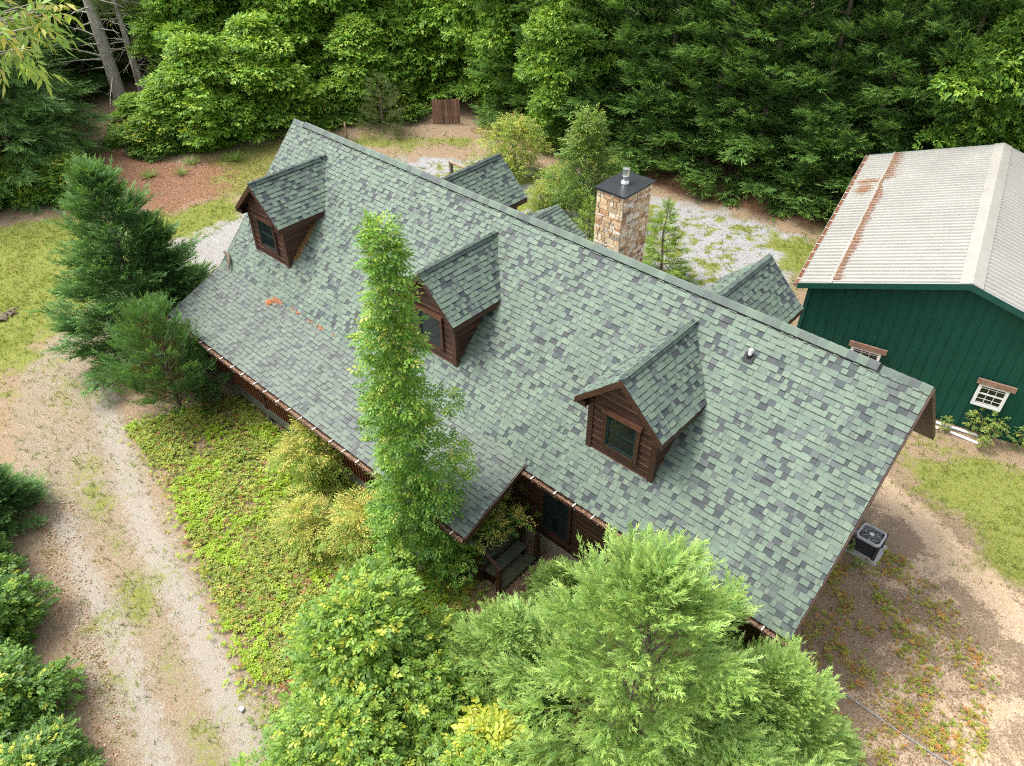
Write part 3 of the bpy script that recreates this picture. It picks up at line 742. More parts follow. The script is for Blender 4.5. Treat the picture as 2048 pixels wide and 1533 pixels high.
def stone_face(O, ux, n, w, z0, z1, solo):
    global nst
    O = np.asarray(O, float); ux = nrm(ux); n = nrm(n); z = z1
    while z > z0:
        h = srng.choice([.055, .075, .095, .12, .16]); x = 0.0
        while x < w-.001:
            ww = srng.choice([.09, .13, .18, .24, .32]); ww = min(ww, w-x)
            if w-x-ww < .06: ww = w-x
            hh = h
            d = .014+.022*srng.random(); g = .004
            j = lambda: (srng.random()-.5)*.018
            pts = [(x+g+abs(j()), z-hh+g+abs(j())), (x+ww*.5, z-hh+g+j()*.3), (x+ww-g-abs(j()), z-hh+g+abs(j())), (x+ww-g-abs(j()), z-g-abs(j())), (x+ww*.45, z-g+j()*.3), (x+g+abs(j()), z-g-abs(j()))]
            base = [O+ux*a+np.array((0, 0, b_)) for a, b_ in pts]; cxy = sum(base)/len(base)
            top = [cxy+(p-cxy)*.91+n*d*(0.85+.3*srng.random()) for p in base]
            col = SPAL[srng.choice(9, p=SPW)]*(0.85+.3*srng.random())
            b = MB() if (solo and nst < 300) else rest
            k = len(base)
            b.poly(top, col)
            for i in range(k): b.poly([base[i], base[(i+1) % k], top[(i+1) % k], top[i]], col*.9)
            if b is not rest: place('stone', b.mesh('stone'), M['stone'], chim); nst += 1
            x += ww
        z -= h
ZV = 5.1
stone_face((cx0+.02, cy0+.02, 0), (1, 0, 0), (0, -1, 0), cx1-cx0-.04, ZV, CZ-.06, True)
stone_face((cx1-.02, cy0+.02, 0), (0, 1, 0), (1, 0, 0), cy1-cy0-.04, ZV, CZ-.06, True)
stone_face((cx0+.02, cy0+.02, 0), (1, 0, 0), (0, -1, 0), cx1-cx0-.04, 3, ZV, False)
stone_face((cx1-.02, cy0+.02, 0), (0, 1, 0), (1, 0, 0), cy1-cy0-.04, 0, ZV, False)
stone_face((cx1-.02, cy1-.02, 0), (-1, 0, 0), (0, 1, 0), cx1-cx0-.04, 0, CZ-.06, False)
stone_face((cx0+.02, cy1-.02, 0), (0, -1, 0), (-1, 0, 0), cy1-cy0-.04, 0, CZ-.06, False)
tag(place('stonework', rest.mesh('stonework'), M['stone'], chim), kind='stuff')
fx, fy = CX0+CWX*.48, CY0+CWY*.52
m = MB()
prof = [(.12, 0), (.12, .012), (.105, .03), (.118, .05), (.105, .075), (.07, .085), (.07, .20), (.098, .21), (.105, .225), (.098, .24), (.098, .40), (.106, .41), (.106, .43), (.0005, .436)]
m.tube([(fx, fy, CZ+z) for r, z in prof], [r for r, z in prof], 24); fl = m.mesh('flue_pipe')
fl.polygons.foreach_set('use_smooth', np.ones(len(fl.polygons), bool)); fl.set_sharp_from_angle(angle=math.radians(35))
place('flue_pipe', fl, M['steel'], chim)

# shingles: the 300 that show largest are pieces of their own, the others one field per roof part
TABS.sort(key=lambda q: q[0])
def screen(p):
    d = np.asarray(p)-CAM; z = d@FWD; return 1024+FPX*(d@RGT)/z, 766.5-FPX*(d@UPV)/z
hid = [np.array(q, float) for q in ((1150, 1060), (1230, 1000), (1440, 990), (1550, 1090), (1590, 1190), (1610, 1290), (1150, 1330))]
def seen(p):
    x, y = screen(p); return float(poly_sd(np.array([x]), np.array([y]), hid)[0]) < 0 and y < 1533
front = [q for q in TABS if q[4] in (front_roof,) and seen(q[1][2])]
solo = set(id(q) for q in front[:300]); fields = {}
for q in TABS:
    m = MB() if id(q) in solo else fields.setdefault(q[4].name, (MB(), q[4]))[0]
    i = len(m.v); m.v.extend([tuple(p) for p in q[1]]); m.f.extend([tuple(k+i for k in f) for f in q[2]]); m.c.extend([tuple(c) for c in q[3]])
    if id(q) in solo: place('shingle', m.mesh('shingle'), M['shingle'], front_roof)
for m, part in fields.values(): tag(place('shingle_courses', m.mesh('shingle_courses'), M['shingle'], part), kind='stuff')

# ------------------------------------------------------------------ barn
BYAW = math.radians(11.9); BW, BL, BZE, BZR = 4.352, 11.11, 3.52, 4.86
bdx = np.array([math.cos(BYAW), math.sin(BYAW), 0]); bdy = np.array([-math.sin(BYAW), math.cos(BYAW), 0]); BO = np.array([18.67, 8.29, 0.0])
def bp(a, b, z): return BO+bdx*a+bdy*b+np.array((0, 0, z))
barn = thing('metal_barn', 'dark green ribbed steel barn with a pale cream metal roof', 'barn', bp(0, BL/2, 0))
OV, GO = .32, .25
def ribbed(parent, name, mat, P, wx, l_fn, rib_at, rib_w=.036, rib_h=.045, flat=.0):
    """one sheet: P(u, v, h) point, u across the sheet 0..wx, v up the sheet between l_fn(u)"""
    m = MB(); us = sorted(set([0.0, wx]+[q for r in rib_at for q in (r-rib_w, r-rib_w*.55, r+rib_w*.55, r+rib_w)]))
    us = [u for u in us if 0 <= u <= wx]
    hh = lambda u: max([0.0]+[rib_h*min(1, max(0, (rib_w-abs(u-r))/(rib_w*.45))) for r in rib_at])
    for a, b in zip(us[:-1], us[1:]):
        (a0, a1), (b0, b1) = l_fn(a), l_fn(b)
        m.poly([P(a, a0, hh(a)), P(b, b0, hh(b)), P(b, b1, hh(b)), P(a, a1, hh(a))])
    a0, a1 = l_fn(0); b0, b1 = l_fn(wx)
    m.poly([P(0, a1, -.008), P(wx, b1, -.008), P(wx, b0, -.008), P(0, a0, -.008)])
    return place(name, m.mesh(name), mat, parent)
LS = math.hypot(BW, BZR-BZE); sl = np.array([BW/LS, (BZR-BZE)/LS])
m = MB(); m.extrude([bp(-BW+OV, GO+.05, 0), bp(BW-OV, GO+.05, 0), bp(BW-OV, GO+.05, BZE+.02), bp(0, GO+.05, BZR-.08), bp(-BW+OV, GO+.05, BZE+.02)], bdy*(BL-2*GO-.1)); barn_walls = place('barn_frame', m.mesh('barn_frame'), M['barn_green'], barn)
npan = 12; pw = BL/npan
for side in (-1, 1):
    rf = MB(); rf.extrude([bp(side*BW, 0.01, BZE-.03), bp(0, 0.01, BZR-.03), bp(0, BL-.01, BZR-.03), bp(side*BW, BL-.01, BZE-.03)], (0, 0, -.05)); rf = place('barn_roof', rf.mesh('barn_roof'), M['barn_trim'], barn)
    nn = np.array((-side*0+side*sl[1]*1.0, 0, sl[0]))
    for k in range(npan):
        def P(u, v, h, k=k, side=side):
            y = k*pw+u; q = bp(side*(BW-v*sl[0]), y, BZE+v*sl[1]); return q+(bdx*side*sl[1]+np.array((0, 0, sl[0])))*h
        up0 = .95 if side < 0 else 0.0
        ribbed(rf, 'roof_panel', M['barn_roof'], P, pw-.002, lambda u: (up0-.06*(up0 > 0), LS-.05), [pw*(i+.5)/4 for i in range(4)])
        if up0:
            ribbed(rf, 'eave_panel', M['barn_roof'], lambda u, v, h, P=P: P(u, v, h-.02), pw-.002, lambda u: (0.0, up0), [pw*(i+.5)/4 for i in range(4)])
    if side < 0:
        m = MB(); w0 = .90
        q = [bp(-(BW-v*sl[0]), -.01, BZE+v*sl[1]+h) for v, h in ((w0-.05, .0), (w0-.05, .035), (w0+.045, .045), (w0+.05, .0))]
        m.extrude(q, bdy*(BL+.02)); place('step_flashing', m.mesh('step_flashing'), M['barn_roof'], rf)
    # ridge cap
    m = MB(); w = .31
    q = [bp(0, -.015, BZR+.05), bp(side*w*sl[0], -.015, BZR+.042-w*sl[1]), bp(side*w*sl[0], -.015, BZR+.02-w*sl[1]), bp(0, -.015, BZR+.02)]
    m.extrude(q, bdy*(BL+.03)); place('ridge_cap', m.mesh('ridge_cap'), M['barn_cap'], rf)
    # gable trim
    for y in (-.02, BL-.0):
        m = MB(); m.extrude([bp(side*(BW+.02), y, BZE+.012), bp(0, y, BZR+.018), bp(0, y, BZR-.17), bp(side*(BW+.02), y, BZE-.17)], bdy*.02); place('gable_trim', m.mesh('gable_trim'), M['barn_trim'], rf)
    # eave gutter
    m = MB(); g0 = BW+.005
    sec = [(0, 0), (0, -.11), (.12, -.11), (.12, .0), (.108, .0), (.108, -.10), (.01, -.10), (.01, 0)]
    m.extrude([bp(side*(g0+a), 0, BZE-.01+b) for a, b in sec], bdy*BL); gt = place('gutter', m.mesh('gutter'), M['barn_roof'], rf)
    if side < 0:
        for y in np.arange(.3, BL, .62):
            m = MB(); m.bar(bp(-g0+.02, y, BZE+.0), bp(-g0-.12, y, BZE+.0), .022, .006); place('gutter_strap', m.mesh('gutter_strap'), M['white_paint'], gt)
        def fn(n):
            u = rng.random(n)*BL; a = .02+rng.random(n)*.08
            return BO+bdx*(-g0-a)[:, None]+bdy*u[:, None]+np.stack([0*u, 0*u, BZE-.05+.035*rng.random(n)], -1)
        V_, T_, C_ = needles(4000, fn, .08, ((.30, .12, .06), (.42, .2, .11), (.2, .09, .05)), .1)
        tag(place('gutter_litter', mesh_np('gutter_litter', V_, tris=T_, cols=C_), M['litter'], gt), kind='stuff')
        # drifts of rusty needles behind the flashing and on the lower sheets
        def drift(n):
            u = BL*(0.02+.97*rng.random(n)); wv = np.clip(.12+.26*(fbm(u*1.1, u*0+2)-.35)+.10*(u > BL*.75), .03, .4)
            wv = np.where((u > BL*.68) & (u < BL*.74), .02, wv)
            v = .95+np.abs(rng.normal(0, .55, n))*wv
            P0 = BO-bdx*(BW-v*sl[0])[:, None]+bdy*u[:, None]; P0[:, 2] = BZE+v*sl[1]+.02+.03*rng.random(n); return P0
        V1, T1, C1 = needles(13000, drift, .085, ((.25, .12, .07), (.33, .18, .11), (.17, .08, .05), (.40, .27, .18)), .12)
        def spot(n):
            k = rng.random(n) < .6
            u = np.where(k, BL*.665+rng.normal(0, .22, n), BL*.735+rng.normal(0, .10, n)); v = np.where(k, .45+rng.normal(0, .13, n), .50+rng.normal(0, .22, n))
            P0 = BO-bdx*(BW-v*sl[0])[:, None]+bdy*u[:, None]; P0[:, 2] = BZE+v*sl[1]+.012+.015*rng.random(n); return P0
        V2, T2, C2 = needles(2000, spot, .085, ((.30, .16, .09), (.36, .22, .13)), .05)
        tag(place('needle_drift', mesh_np('needle_drift', np.concatenate([V1, V2]), tris=np.concatenate([T1, T2+len(V1)]), cols=np.concatenate([C1, C2])), M['litter'], rf), 'rusty pine needles drifted against the roof flashing', kind='stuff')
    # side walls
    nw = 12; ww = (BL-2*GO)/nw
    for k in range(nw):
        def P(u, v, h, k=k): return bp(side*(BW-OV+.01+h), GO+k*ww+u, v)
        ribbed(barn_walls, 'wall_panel', M['barn_green'], P, ww-.002, lambda u: (0.02, BZE-.05), [ww*.165, ww*.5, ww*.835], .035, .02)
# gable panels (front and rear)
ng = 9; gw = 2*(BW-OV)/ng
for yy, sg in ((GO+.04, -1), (BL-GO-.04, 1)):
    for k in range(ng):
        def P(u, v, h, k=k): return bp(-BW+OV+k*gw+u, yy+sg*(.012+h), v)
        def lf(u, k=k):
            a = abs(-BW+OV+k*gw+u); return (0.02, BZR-.13-(BZR-BZE)*a/BW)
        ribbed(barn_walls, 'gable_panel', M['barn_green'], P, gw-.002, lf, [gw*.165, gw*.5, gw*.835], .032, .022)
for a in (-BW+OV, BW-OV):
    m = MB(); q = bp(a, GO, 0); s_ = np.sign(a)
    m.extrude([bp(a-.06*s_, GO-.02, 0), bp(a+.045*s_, GO-.02, 0), bp(a+.045*s_, GO+.08, 0), bp(a-.06*s_, GO+.08, 0)], (0, 0, BZE-.05)); place('corner_trim', m.mesh('corner_trim'), M['barn_trim'], barn_walls)
m = MB(); m.extrude([bp(1.9, 1.2, BZR-.62), bp(2.3, 1.2, BZR-.72), bp(2.3, 1.2, BZR-.30), bp(1.9, 1.2, BZR-.30)], bdy*.4, (1.6, 1.2, 1)); place('roof_vent_box', m.mesh('roof_vent_box'), M['wood_grey'], barn)
# windows on the gable facing the house
def on_gable(px, py):
    d = FWD*FPX+RGT*(px-1024)-UPV*(py-766.5); n = bdy; o = bp(0, GO, 0); return CAM+d*(((o-CAM)@n)/(d@n))
def barn_window(pl, pr, pt):
    a, b, c = on_gable(*pl), on_gable(*pr), on_gable(*pt)
    w = float(np.linalg.norm((b-a)[:2])); h = float(c[2]-(a[2]+b[2])/2); O = a.copy(); O[2] = (a[2]+b[2])/2; O -= bdy*.036
    e = bpy.data.objects.new('window', None); C.objects.link(e); e.parent = barn; e.matrix_parent_inverse = Matrix.Translation(-barn.location)
    def rect(x0, x1, z0, z1, d0, d1, name, mat, col=(1, 1, 1)):
        m = MB(); q = [O+bdx*x+np.array((0, 0, z))-bdy*d0 for x, z in ((x0, z0), (x1, z0), (x1, z1), (x0, z1))]
        m.extrude(q, -bdy*(d1-d0), col); place(name, m.mesh(name), mat, e, False)
    t = .085
    rect(t-.02, w-t+.02, t-.02, h-t+.02, -.02, .008, 'window_pane', M['glass'])
    for q in ((0, t, 0, h), (w-t, w, 0, h), (t, w-t, 0, t), (t, w-t, h-t, h)): rect(*q, -.03, .045, 'window_frame', M['white_paint'])
    rect(t, w-t, t, t+.05, .006, .03, 'sash_rail', M['ac_rim'])
    rect(t, w-t, h*.56-.02, h*.56+.02, .006, .03, 'sash_rail', M['white_paint'])
    for k in (1, 2): rect(t+(w-2*t)*k/3-.008, t+(w-2*t)*k/3+.008, t, h-t, .006, .016, 'muntin', M['white_paint'])
    for z in (.33, .80): rect(t, w-t, h*z-.008, h*z+.008, .006, .0155, 'muntin', M['white_paint'])
    rect(-.09, w+.12, h-.02, h+.15, .01, .075, 'header_board', M['wood_grey'], (1.6, 1.15, 1.05))
barn_window((1941, 803), (1999, 823), (1965, 764))
barn_window((1691, 727), (1749, 746), (1712, 690))

# ------------------------------------------------------------------ small things
def ac_unit():
    x0, x1, y0, y1, h = 19.34, 19.97, 2.02, 2.62, .56
    pad = MB(); pad.box((x0-.12, y0-.12, -.06), (x1+.10, y1+.1, .07)); pad = place('concrete_pad', pad.mesh('concrete_pad'), M['pad'])
    tag(pad, 'thin grey concrete pad under the air conditioner', 'pad')
    e = thing('air_conditioner', 'charcoal air conditioner condenser with a pale grey top rim by the gable wall', 'air conditioner', ((x0+x1)/2, (y0+y1)/2, .07))
    def rr(z, ins, r=.09, n=5):
        pts = []
        for cx, cy, a0 in ((x1-r-ins, y0+r+ins, -90), (x1-r-ins, y1-r-ins, 0), (x0+r+ins, y1-r-ins, 90), (x0+r+ins, y0+r+ins, 180)):
            for k in range(n): a = math.radians(a0+90*k/(n-1)); pts.append((cx+r*math.cos(a), cy+r*math.sin(a), z))
        return pts
    m = MB(); m.extrude(rr(.072, .03), (0, 0, h-.10)); place('cabinet', m.mesh('cabinet'), M['ac_dark'], e)
    for z in np.arange(.10, h-.02, .034):
        m = MB(); o = rr(z, .014); m.extrude(o, (0, 0, .012)); place('louvre', m.mesh('louvre'), M['ac_dark'], e)
    for x, y in ((x0+.02, y0+.02), (x1-.02, y0+.02), (x1-.02, y1-.02), (x0+.02, y1-.02)):
        m = MB(); m.box((x-.035, y-.035, .072), (x+.035, y+.035, h)); place('corner_post', m.mesh('corner_post'), M['ac_dark'], e)
    m = MB(); o, i_, o2, i2 = rr(h-.03, 0), rr(h-.03, .055), rr(h+.03, .01), rr(h+.03, .05)
    n = len(o)
    for k in range(n):
        q = (k+1) % n
        m.poly([o[k], o[q], o2[q], o2[k]]); m.poly([o2[k], o2[q], i2[q], i2[k]]); m.poly([i2[k], i2[q], i_[q], i_[k]])
    place('top_rim', m.mesh('top_rim'), M['ac_rim'], e)
    cx, cy = (x0+x1)/2, (y0+y1)/2
    m = MB(); m.poly(rr(h-.06, .05)); place('fan_well', m.mesh('fan_well'), M['ac_dark'], e)
    for k in range(3):
        a = k*2.094+.4; m = MB(); q = [(cx+.05*math.cos(a), cy+.05*math.sin(a), h-.05), (cx+.21*math.cos(a-.4), cy+.21*math.sin(a-.4), h-.05), (cx+.23*math.cos(a), cy+.23*math.sin(a), h-.035), (cx+.19*math.cos(a+.35), cy+.19*math.sin(a+.35), h-.02)]
        m.extrude(q, (0, 0, .005)); place('fan_blade', m.mesh('fan_blade'), M['ac_rim'], e)
    m = MB()
    for r in (.07, .115, .16, .205, .245):
        a = np.linspace(0, 2*np.pi, 29); m.tube([(cx+r*math.cos(t_), cy+r*math.sin(t_), h+.022) for t_ in a], .0035, 4, cap=False)
    for k in range(8):
        a = k*math.pi/4; m.tube([(cx, cy, h+.026), (cx+.27*math.cos(a), cy+.26*math.sin(a), h+.026)], .004, 4)
    place('fan_guard', m.mesh('fan_guard'), M['ac_rim'], e)
    m = MB(); m.tube([(cx, cy, h+.03), (cx, cy, h+.038)], [.055, .055], 18); place('badge', m.mesh('badge'), M['white_paint'], e)
ac_unit()

# slat gate at the edge of the trees
def gate():
    a, b = at(866, 249), at(921, 247); d = nrm(b-a); w = float(np.linalg.norm(b-a)); e = thing('plank_gate', 'weathered brown upright-plank gate standing under the cypress branches', 'gate', a)
    n = 9
    for k in range(n):
        p = a+d*w*(k+.04)/n; q = a+d*w*(k+.94)/n; m = MB(); h = 1.32+.05*random.random(); f = np.array((d[1], -d[0], 0))*.025*(1+random.random()*.5)
        c = .55+.9*random.random(); m.extrude([p+(0, 0, .0), q+(0, 0, .0), q+(0, 0, h), p+(0, 0, h)], f, (c*1.15, c*.8, c*.68)); place('plank', m.mesh('plank'), M['wood_grey'], e)
    for z in (.3, 1.0):
        m = MB(); m.bar(a+(0, 0, z)-np.array((d[1], -d[0], 0))*.03, b+(0, 0, z)-np.array((d[1], -d[0], 0))*.03, .04, .09, col=(.8, .6, .5)); place('cross_rail', m.mesh('cross_rail'), M['wood_grey'], e)
gate()
# wooden cross-post near the tree line
p0 = at(694, 282); e = thing('signpost', 'small rough wooden post with two crosspieces near the tree line', 'post', p0)
for nm, A, B, w in (('post', (0, 0, -.1), (.02, 0, 1.0), .09), ('crosspiece', (-.28, .2, .82), (.25, -.2, .92), .07), ('crosspiece', (-.24, .2, .22), (.26, -.25, .42), .07)):
    m = MB(); m.bar(p0+A, p0+B, w, w, col=(1.5, 1.3, 1.1)); place(nm, m.mesh(nm), M['wood_grey'], e)
# balustrade at the yard side
e = thing('deck_railing', 'grey timber deck railing rising behind the roof ridge', 'railing', (2.8, 4.6, 0))
ra, rb = at_y(902, 326, 4.75), at_y(946, 329, 4.75)
for p in (ra, rb, rb+(rb-ra)): m = MB(); m.box((p[0]-.05, 4.70, -.1), (p[0]+.05, 4.80, ra[2])); place('post', m.mesh('post'), M['wood_grey'], e)
m = MB(); m.bar((ra[0]-.1, 4.75, ra[2]+.02), (rb[0]*2-ra[0]+.1, 4.75, ra[2]+.02), .13, .04, col=(1.5, 1.4, 1.2)); place('top_rail', m.mesh('top_rail'), M['wood_grey'], e)
m = MB(); m.box((ra[0]-.2, 3.9, 1.9), (rb[0]*2-ra[0]+.2, 4.9, 2.02)); place('deck_floor', m.mesh('deck_floor'), M['wood_grey'], e)
# boards by the barn
for (pa, pb), lab in ((((1872, 845), (1958, 872)), 'long white board lying along the foot of the barn wall'), (((1900, 864), (1956, 887)), 'short white board lying in the weeds by the barn'), (((1864, 852), (1877, 857)), 'white board offcut lying by the house corner near the barn')):
    a, b = at(*pa, .05), at(*pb, .05); m = MB(); m.bar(a, b, .09, .035); tag(place('white_board', m.mesh('white_board'), M['white_paint']), lab, 'board')
# downspout elbow at the house corner
a = at(1855, 866); m = MB(); m.bar(a+(-.12, -.05, .06), a+(.14, .06, .03), .12, .09); tag(place('downspout_elbow', m.mesh('downspout_elbow'), M['pad']), 'small grey downspout elbow at the house corner', 'downspout elbow')
# remains of a fire ring on the lawn
p0 = at(14, 630); e = thing('brush_pile', 'small heap of dark charred sticks lying on the lawn', 'brush pile', p0)
for k in range(16):
    a = random.random()*6.28; q = p0+np.array((random.gauss(0, .16), random.gauss(0, .28), .04+.05*random.random())); d = np.array((math.cos(a), math.sin(a), .1*(random.random()-.5)))*(.12+.16*random.random())
    m = MB(); m.tube([q-d, q+(0, 0, .02), q+d], [.03, .04, .022], 6, (.25+.6*random.random(),)*3); place('log', m.mesh('log'), M['bark'], e)
q = at(482, 1420); m = MB(); m.extrude([q+np.array((.09*math.cos(k)*(.5+.7*random.random()), .05*math.sin(k)*(.5+.7*random.random()), 0)) for k in np.arange(0, 6.2, .8)], (.01, .01, .07))
tag(place('white_stone', m.mesh('white_stone'), M['pad']), 'small white stone on the inner verge of the driveway', 'stone')
# cable across the bare ground
a, b = at(1600, 1330, .03), at(2010, 1605, .03); m = MB(); ts = np.linspace(0, 1, 14)
m.tube([a+(b-a)*t_+np.array((0, .015*math.sin(t_*9), .01)) for t_ in ts], .014, 6); tag(place('grey_cable', m.mesh('grey_cable'), M['cable']), 'straight grey cable running across the bare ground by the cypress', 'cable')
# bark and needle clumps caught on the roof
def roof_clump(name, pts_px, label, n, spread, pal, porch=False):
    out = []
    for (px, py, sx, k) in pts_px:
        d = FWD*FPX+RGT*(px-1024)-UPV*(py-766.5)
        if porch: nrm_ = np.array((0, -math.sin(PB), math.cos(PB))); o = np.array((0, PEY, PEZ))
        else: nrm_ = np.array((0, -SA, CA)); o = np.array((0, 0, H))
        q = CAM+d*(((o-CAM)@nrm_)/(d@nrm_)); kk = int(n*k)
        u = np.array((1, 0, 0)); v = np.cross(nrm_, u)
        r = rng.normal(0, 1, (kk, 2))*sx
        out.append(q+u*r[:, :1]+v*r[:, 1:]*.8+nrm_*(.022+.03*rng.random((kk, 1))))
    P = np.concatenate(out); V_, T_, C_ = needles(len(P), lambda n_: P, .07, pal, .1)
    return tag(place(name, mesh_np(name, V_, tris=T_, cols=C_), M['litter'], porch_roof if porch else front_roof), label, kind='stuff')
roof_clump('needle_clump', ((561, 598, .11, 1), (540, 606, .06, .4), (600, 625, .06, .25), (626, 640, .06, .3), (645, 652, .08, .4), (672, 668, .05, .2), (590, 618, .05, .15), (483, 540, .05, .2)), 'orange pine needles caught where the porch roof begins', 900, .1, ((.50, .19, .08), (.42, .14, .06), (.56, .28, .14)), True)
k_ = 700; sx = rng.random(k_)*L; ss = rng.random(k_)*S; P_ = np.stack([sx, -ss*CA, H-ss*SA+.035], -1); V_, T_, C_ = needles(k_, lambda n_: P_, .07, ((.30, .16, .09), (.42, .30, .2), (.2, .12, .07), (.5, .42, .3)), .05)
tag(place('roof_litter', mesh_np('roof_litter', V_, tris=T_, cols=C_), M['litter'], front_roof), kind='stuff')
d = FWD*FPX+RGT*(460-1024)-UPV*(518-766.5); o = np.array((0, 0, H)); nn = np.array((0, -SA, CA)); q = CAM+d*(((o-CAM)@nn)/(d@nn))
m = MB(); m.tube([q+np.array((-.38, .05, .09)), q+np.array((-.1, .03, .07)), q+np.array((.16, -.12, .05)), q+np.array((.34, -.28, -.12))], [.045, .06, .055, .03], 7, (3.6, 1.7, 1.0))
tag(place('bark_strip', m.mesh('bark_strip'), M['bark']), 'curled strip of reddish bark lying on the roof beside a dormer', 'bark')
# porch chair glimpsed under the eave
p0 = np.array((12.3, -4.2, DZ)); e = thing('porch_chair', 'slatted brown wooden chair standing on the porch by the steps', 'chair', p0)
for x, y in ((-.25, -.25), (.25, -.25), (-.25, .25), (.25, .25)):
    m = MB(); m.box(p0+(x-.025, y-.025, 0), p0+(x+.025, y+.025, .45 if y < 0 else 1.0)); place('leg', m.mesh('leg'), M['wood_grey'], e)
for k in range(5):
    m = MB(); m.box(p0+(-.28+k*.115, -.28, .42), p0+(-.18+k*.115, .26, .45), brd()); place('seat_slat', m.mesh('seat_slat'), M['wood_grey'], e)
    m = MB(); m.box(p0+(-.26+k*.11, .25, .5), p0+(-.18+k*.11, .28, 1.05), brd()); place('back_slat', m.mesh('back_slat'), M['wood_grey'], e)
for x in (-.3, .3): m = MB(); m.box(p0+(x-.04, -.3, .62), p0+(x+.04, .3, .65)); place('armrest', m.mesh('armrest'), M['wood_grey'], e)

# ------------------------------------------------------------------ vegetation
def rot_to(axis, normal):
    """N x 3 x 3 frames: columns side, axis, normal"""
    y = nrm(axis); z = normal-(normal*y).sum(-1, keepdims=True)*y; z = nrm(z); x = np.cross(y, z)
    return np.stack([x, y, z], -1)
def scatter(tv, tt, P, R, s, col, tipcol=None, jit=.12, g=None):
    """template verts/tris stamped at N frames; tv may be a list of variants (same layout)"""
    g = g or rng; tv = np.asarray(tv); n = len(P)
    if tv.ndim == 2: tv = tv[None]
    T = tv[g.integers(0, len(tv), n)]
    s = np.asarray(s, float); s = s[:, None, None] if s.ndim == 1 else s[:, None, :]
    W = np.einsum('nij,nkj->nki', R, T*s)+P[:, None]
    k = tv.shape[1]; F = (tt[None]+(np.arange(n)*k)[:, None, None]).reshape(-1, 3)
    c = np.repeat(col[:, None], k, 1)*(1+jit*(g.random((n, k, 1))-.5))
    if tipcol is not None:
        w = np.clip(tv[0][:, 1], 0, 1)[None, :, None]; c = c*(1-w*.55)+tipcol[:, None]*w*.55
    return W.reshape(-1, 3), F, c.reshape(-1, 3)
def merge(parts):
    V, F, C_ = [], [], []; o = 0
    for v, f, c in parts: V.append(v); F.append(f+o); C_.append(c); o += len(v)
    return np.concatenate(V), np.concatenate(F), np.concatenate(C_)

def t_spray(n=8, sub=2, seed=0, width=.42, flat=.45, variants=6):
    """cypress plume along +y: fingers either side, each finger with side tips"""
    g = np.random.default_rng(seed); outs = []
    for q in range(variants):
        V = []; F = []
        def tri(a, b, w):
            a = np.array(a); b = np.array(b); d = b-a; s = np.array([-d[1], d[0], 0]); s = s/(np.linalg.norm(s)+1e-9)*w
            i = len(V); V.extend([a-s, a+s, b]); F.append((i, i+1, i+2))
        for i in range(n):
            for sd in (-1, 1):
                t = (i+g.random()*.95)/n
                l = width*(1-t*.65)*(0.5+.9*g.random()); an = math.radians(20+36*g.random()); z = (g.random()-.5)*2*flat
                a = np.array([0, t*.86, 0.0]); dr = np.array([sd*math.sin(an), math.cos(an), z]); b = a+dr*l; tri(a, b, .030)
                for k in range(sub):
                    tt = (k+1)/(sub+1); a2 = a+(b-a)*tt; s2 = 1 if k % 2 else -1
                    an2 = an+s2*.6; d2 = np.array([sd*math.sin(an2), math.cos(an2), z+(g.random()-.5)*.3]); tri(a2, a2+d2*l*.5*(0.8+.4*g.random()), .024)
        tri((0, 0, 0), (0, 1.0, 0), .022); tri((0, .75, 0), (.03*(g.random()-.5), 1.12, .05), .03)
        V = np.array(V); V[:, 2] -= .10*V[:, 1]**2
        outs.append(V)
    return np.array(outs), np.array(F)
def t_twig(n=6, leaf=.34, seed=0, asp=.5, variants=4, droop=.25):
    """leafy twig along +y, n folded ovate leaves"""
    g = np.random.default_rng(seed); outs = []
    for q in range(variants):
        V = []; F = []
        for i in range(n):
            t = (i+.5)/n; sd = 1 if i % 2 else -1; an = math.radians(55-20*t+20*(g.random()-.5)) if i < n-1 else 0
            d = nrm(np.array([sd*math.sin(an), math.cos(an), (g.random()-.5)*.7-droop])); s = nrm(np.cross(d, (0, 0, 1))+0.0)
            roll = (g.random()-.5)*1.0; up = np.cross(s, d); s = s*math.cos(roll)+up*math.sin(roll); up = np.cross(s, d)
            a = np.array([0, t*.8, 0.0])+d*.04; l = leaf*(0.8+.4*g.random()); w = l*asp*.5
            k = len(V); V += [a, a+d*l*.45+s*w+up*w*.35, a+d*l, a+d*l*.45-s*w+up*w*.35]; F += [(k, k+1, k+2), (k, k+2, k+3)]
        V = np.array(V); V[:, 2] -= droop*.3*V[:, 1]**2; outs.append(V)
    return np.array(outs), np.array(F)
def t_needles(n=14, seed=0, variants=3):
    g = np.random.default_rng(seed); outs = []
    for q in range(variants):
        V = []; F = []
        for i in range(n):
            t = g.random()*.7; d = nrm(np.array([g.normal()*.8, .8+.3*g.random(), g.normal()*.6])); s = nrm(np.cross(d, g.normal(size=3)))*.014; a = np.array([0, t, 0]); k = len(V)
            V += [a-s, a+s, a+d*.5]; F.append((k, k+1, k+2))
        outs.append(np.array(V))
    return np.array(outs), np.array(F)
SPRAY_HI = t_spray(8, 2, 1); SPRAY_MID = t_spray(6, 1, 2); SPRAY_LO = t_spray(5, 0, 3, .5)
TWIG = t_twig(6, .36, 4); TWIG_BIG = t_twig(5, .48, 5, .62); TWIG_NAR = t_twig(7, .36, 6, .28); TWIG_LO = t_twig(4, .55, 7, .6); NEED = t_needles()

def pick(g, pal, n, v=.25):
    pal = np.array(pal); return pal[g.integers(0, len(pal), n)]*(1-v/2+v*g.random((n, 1)))

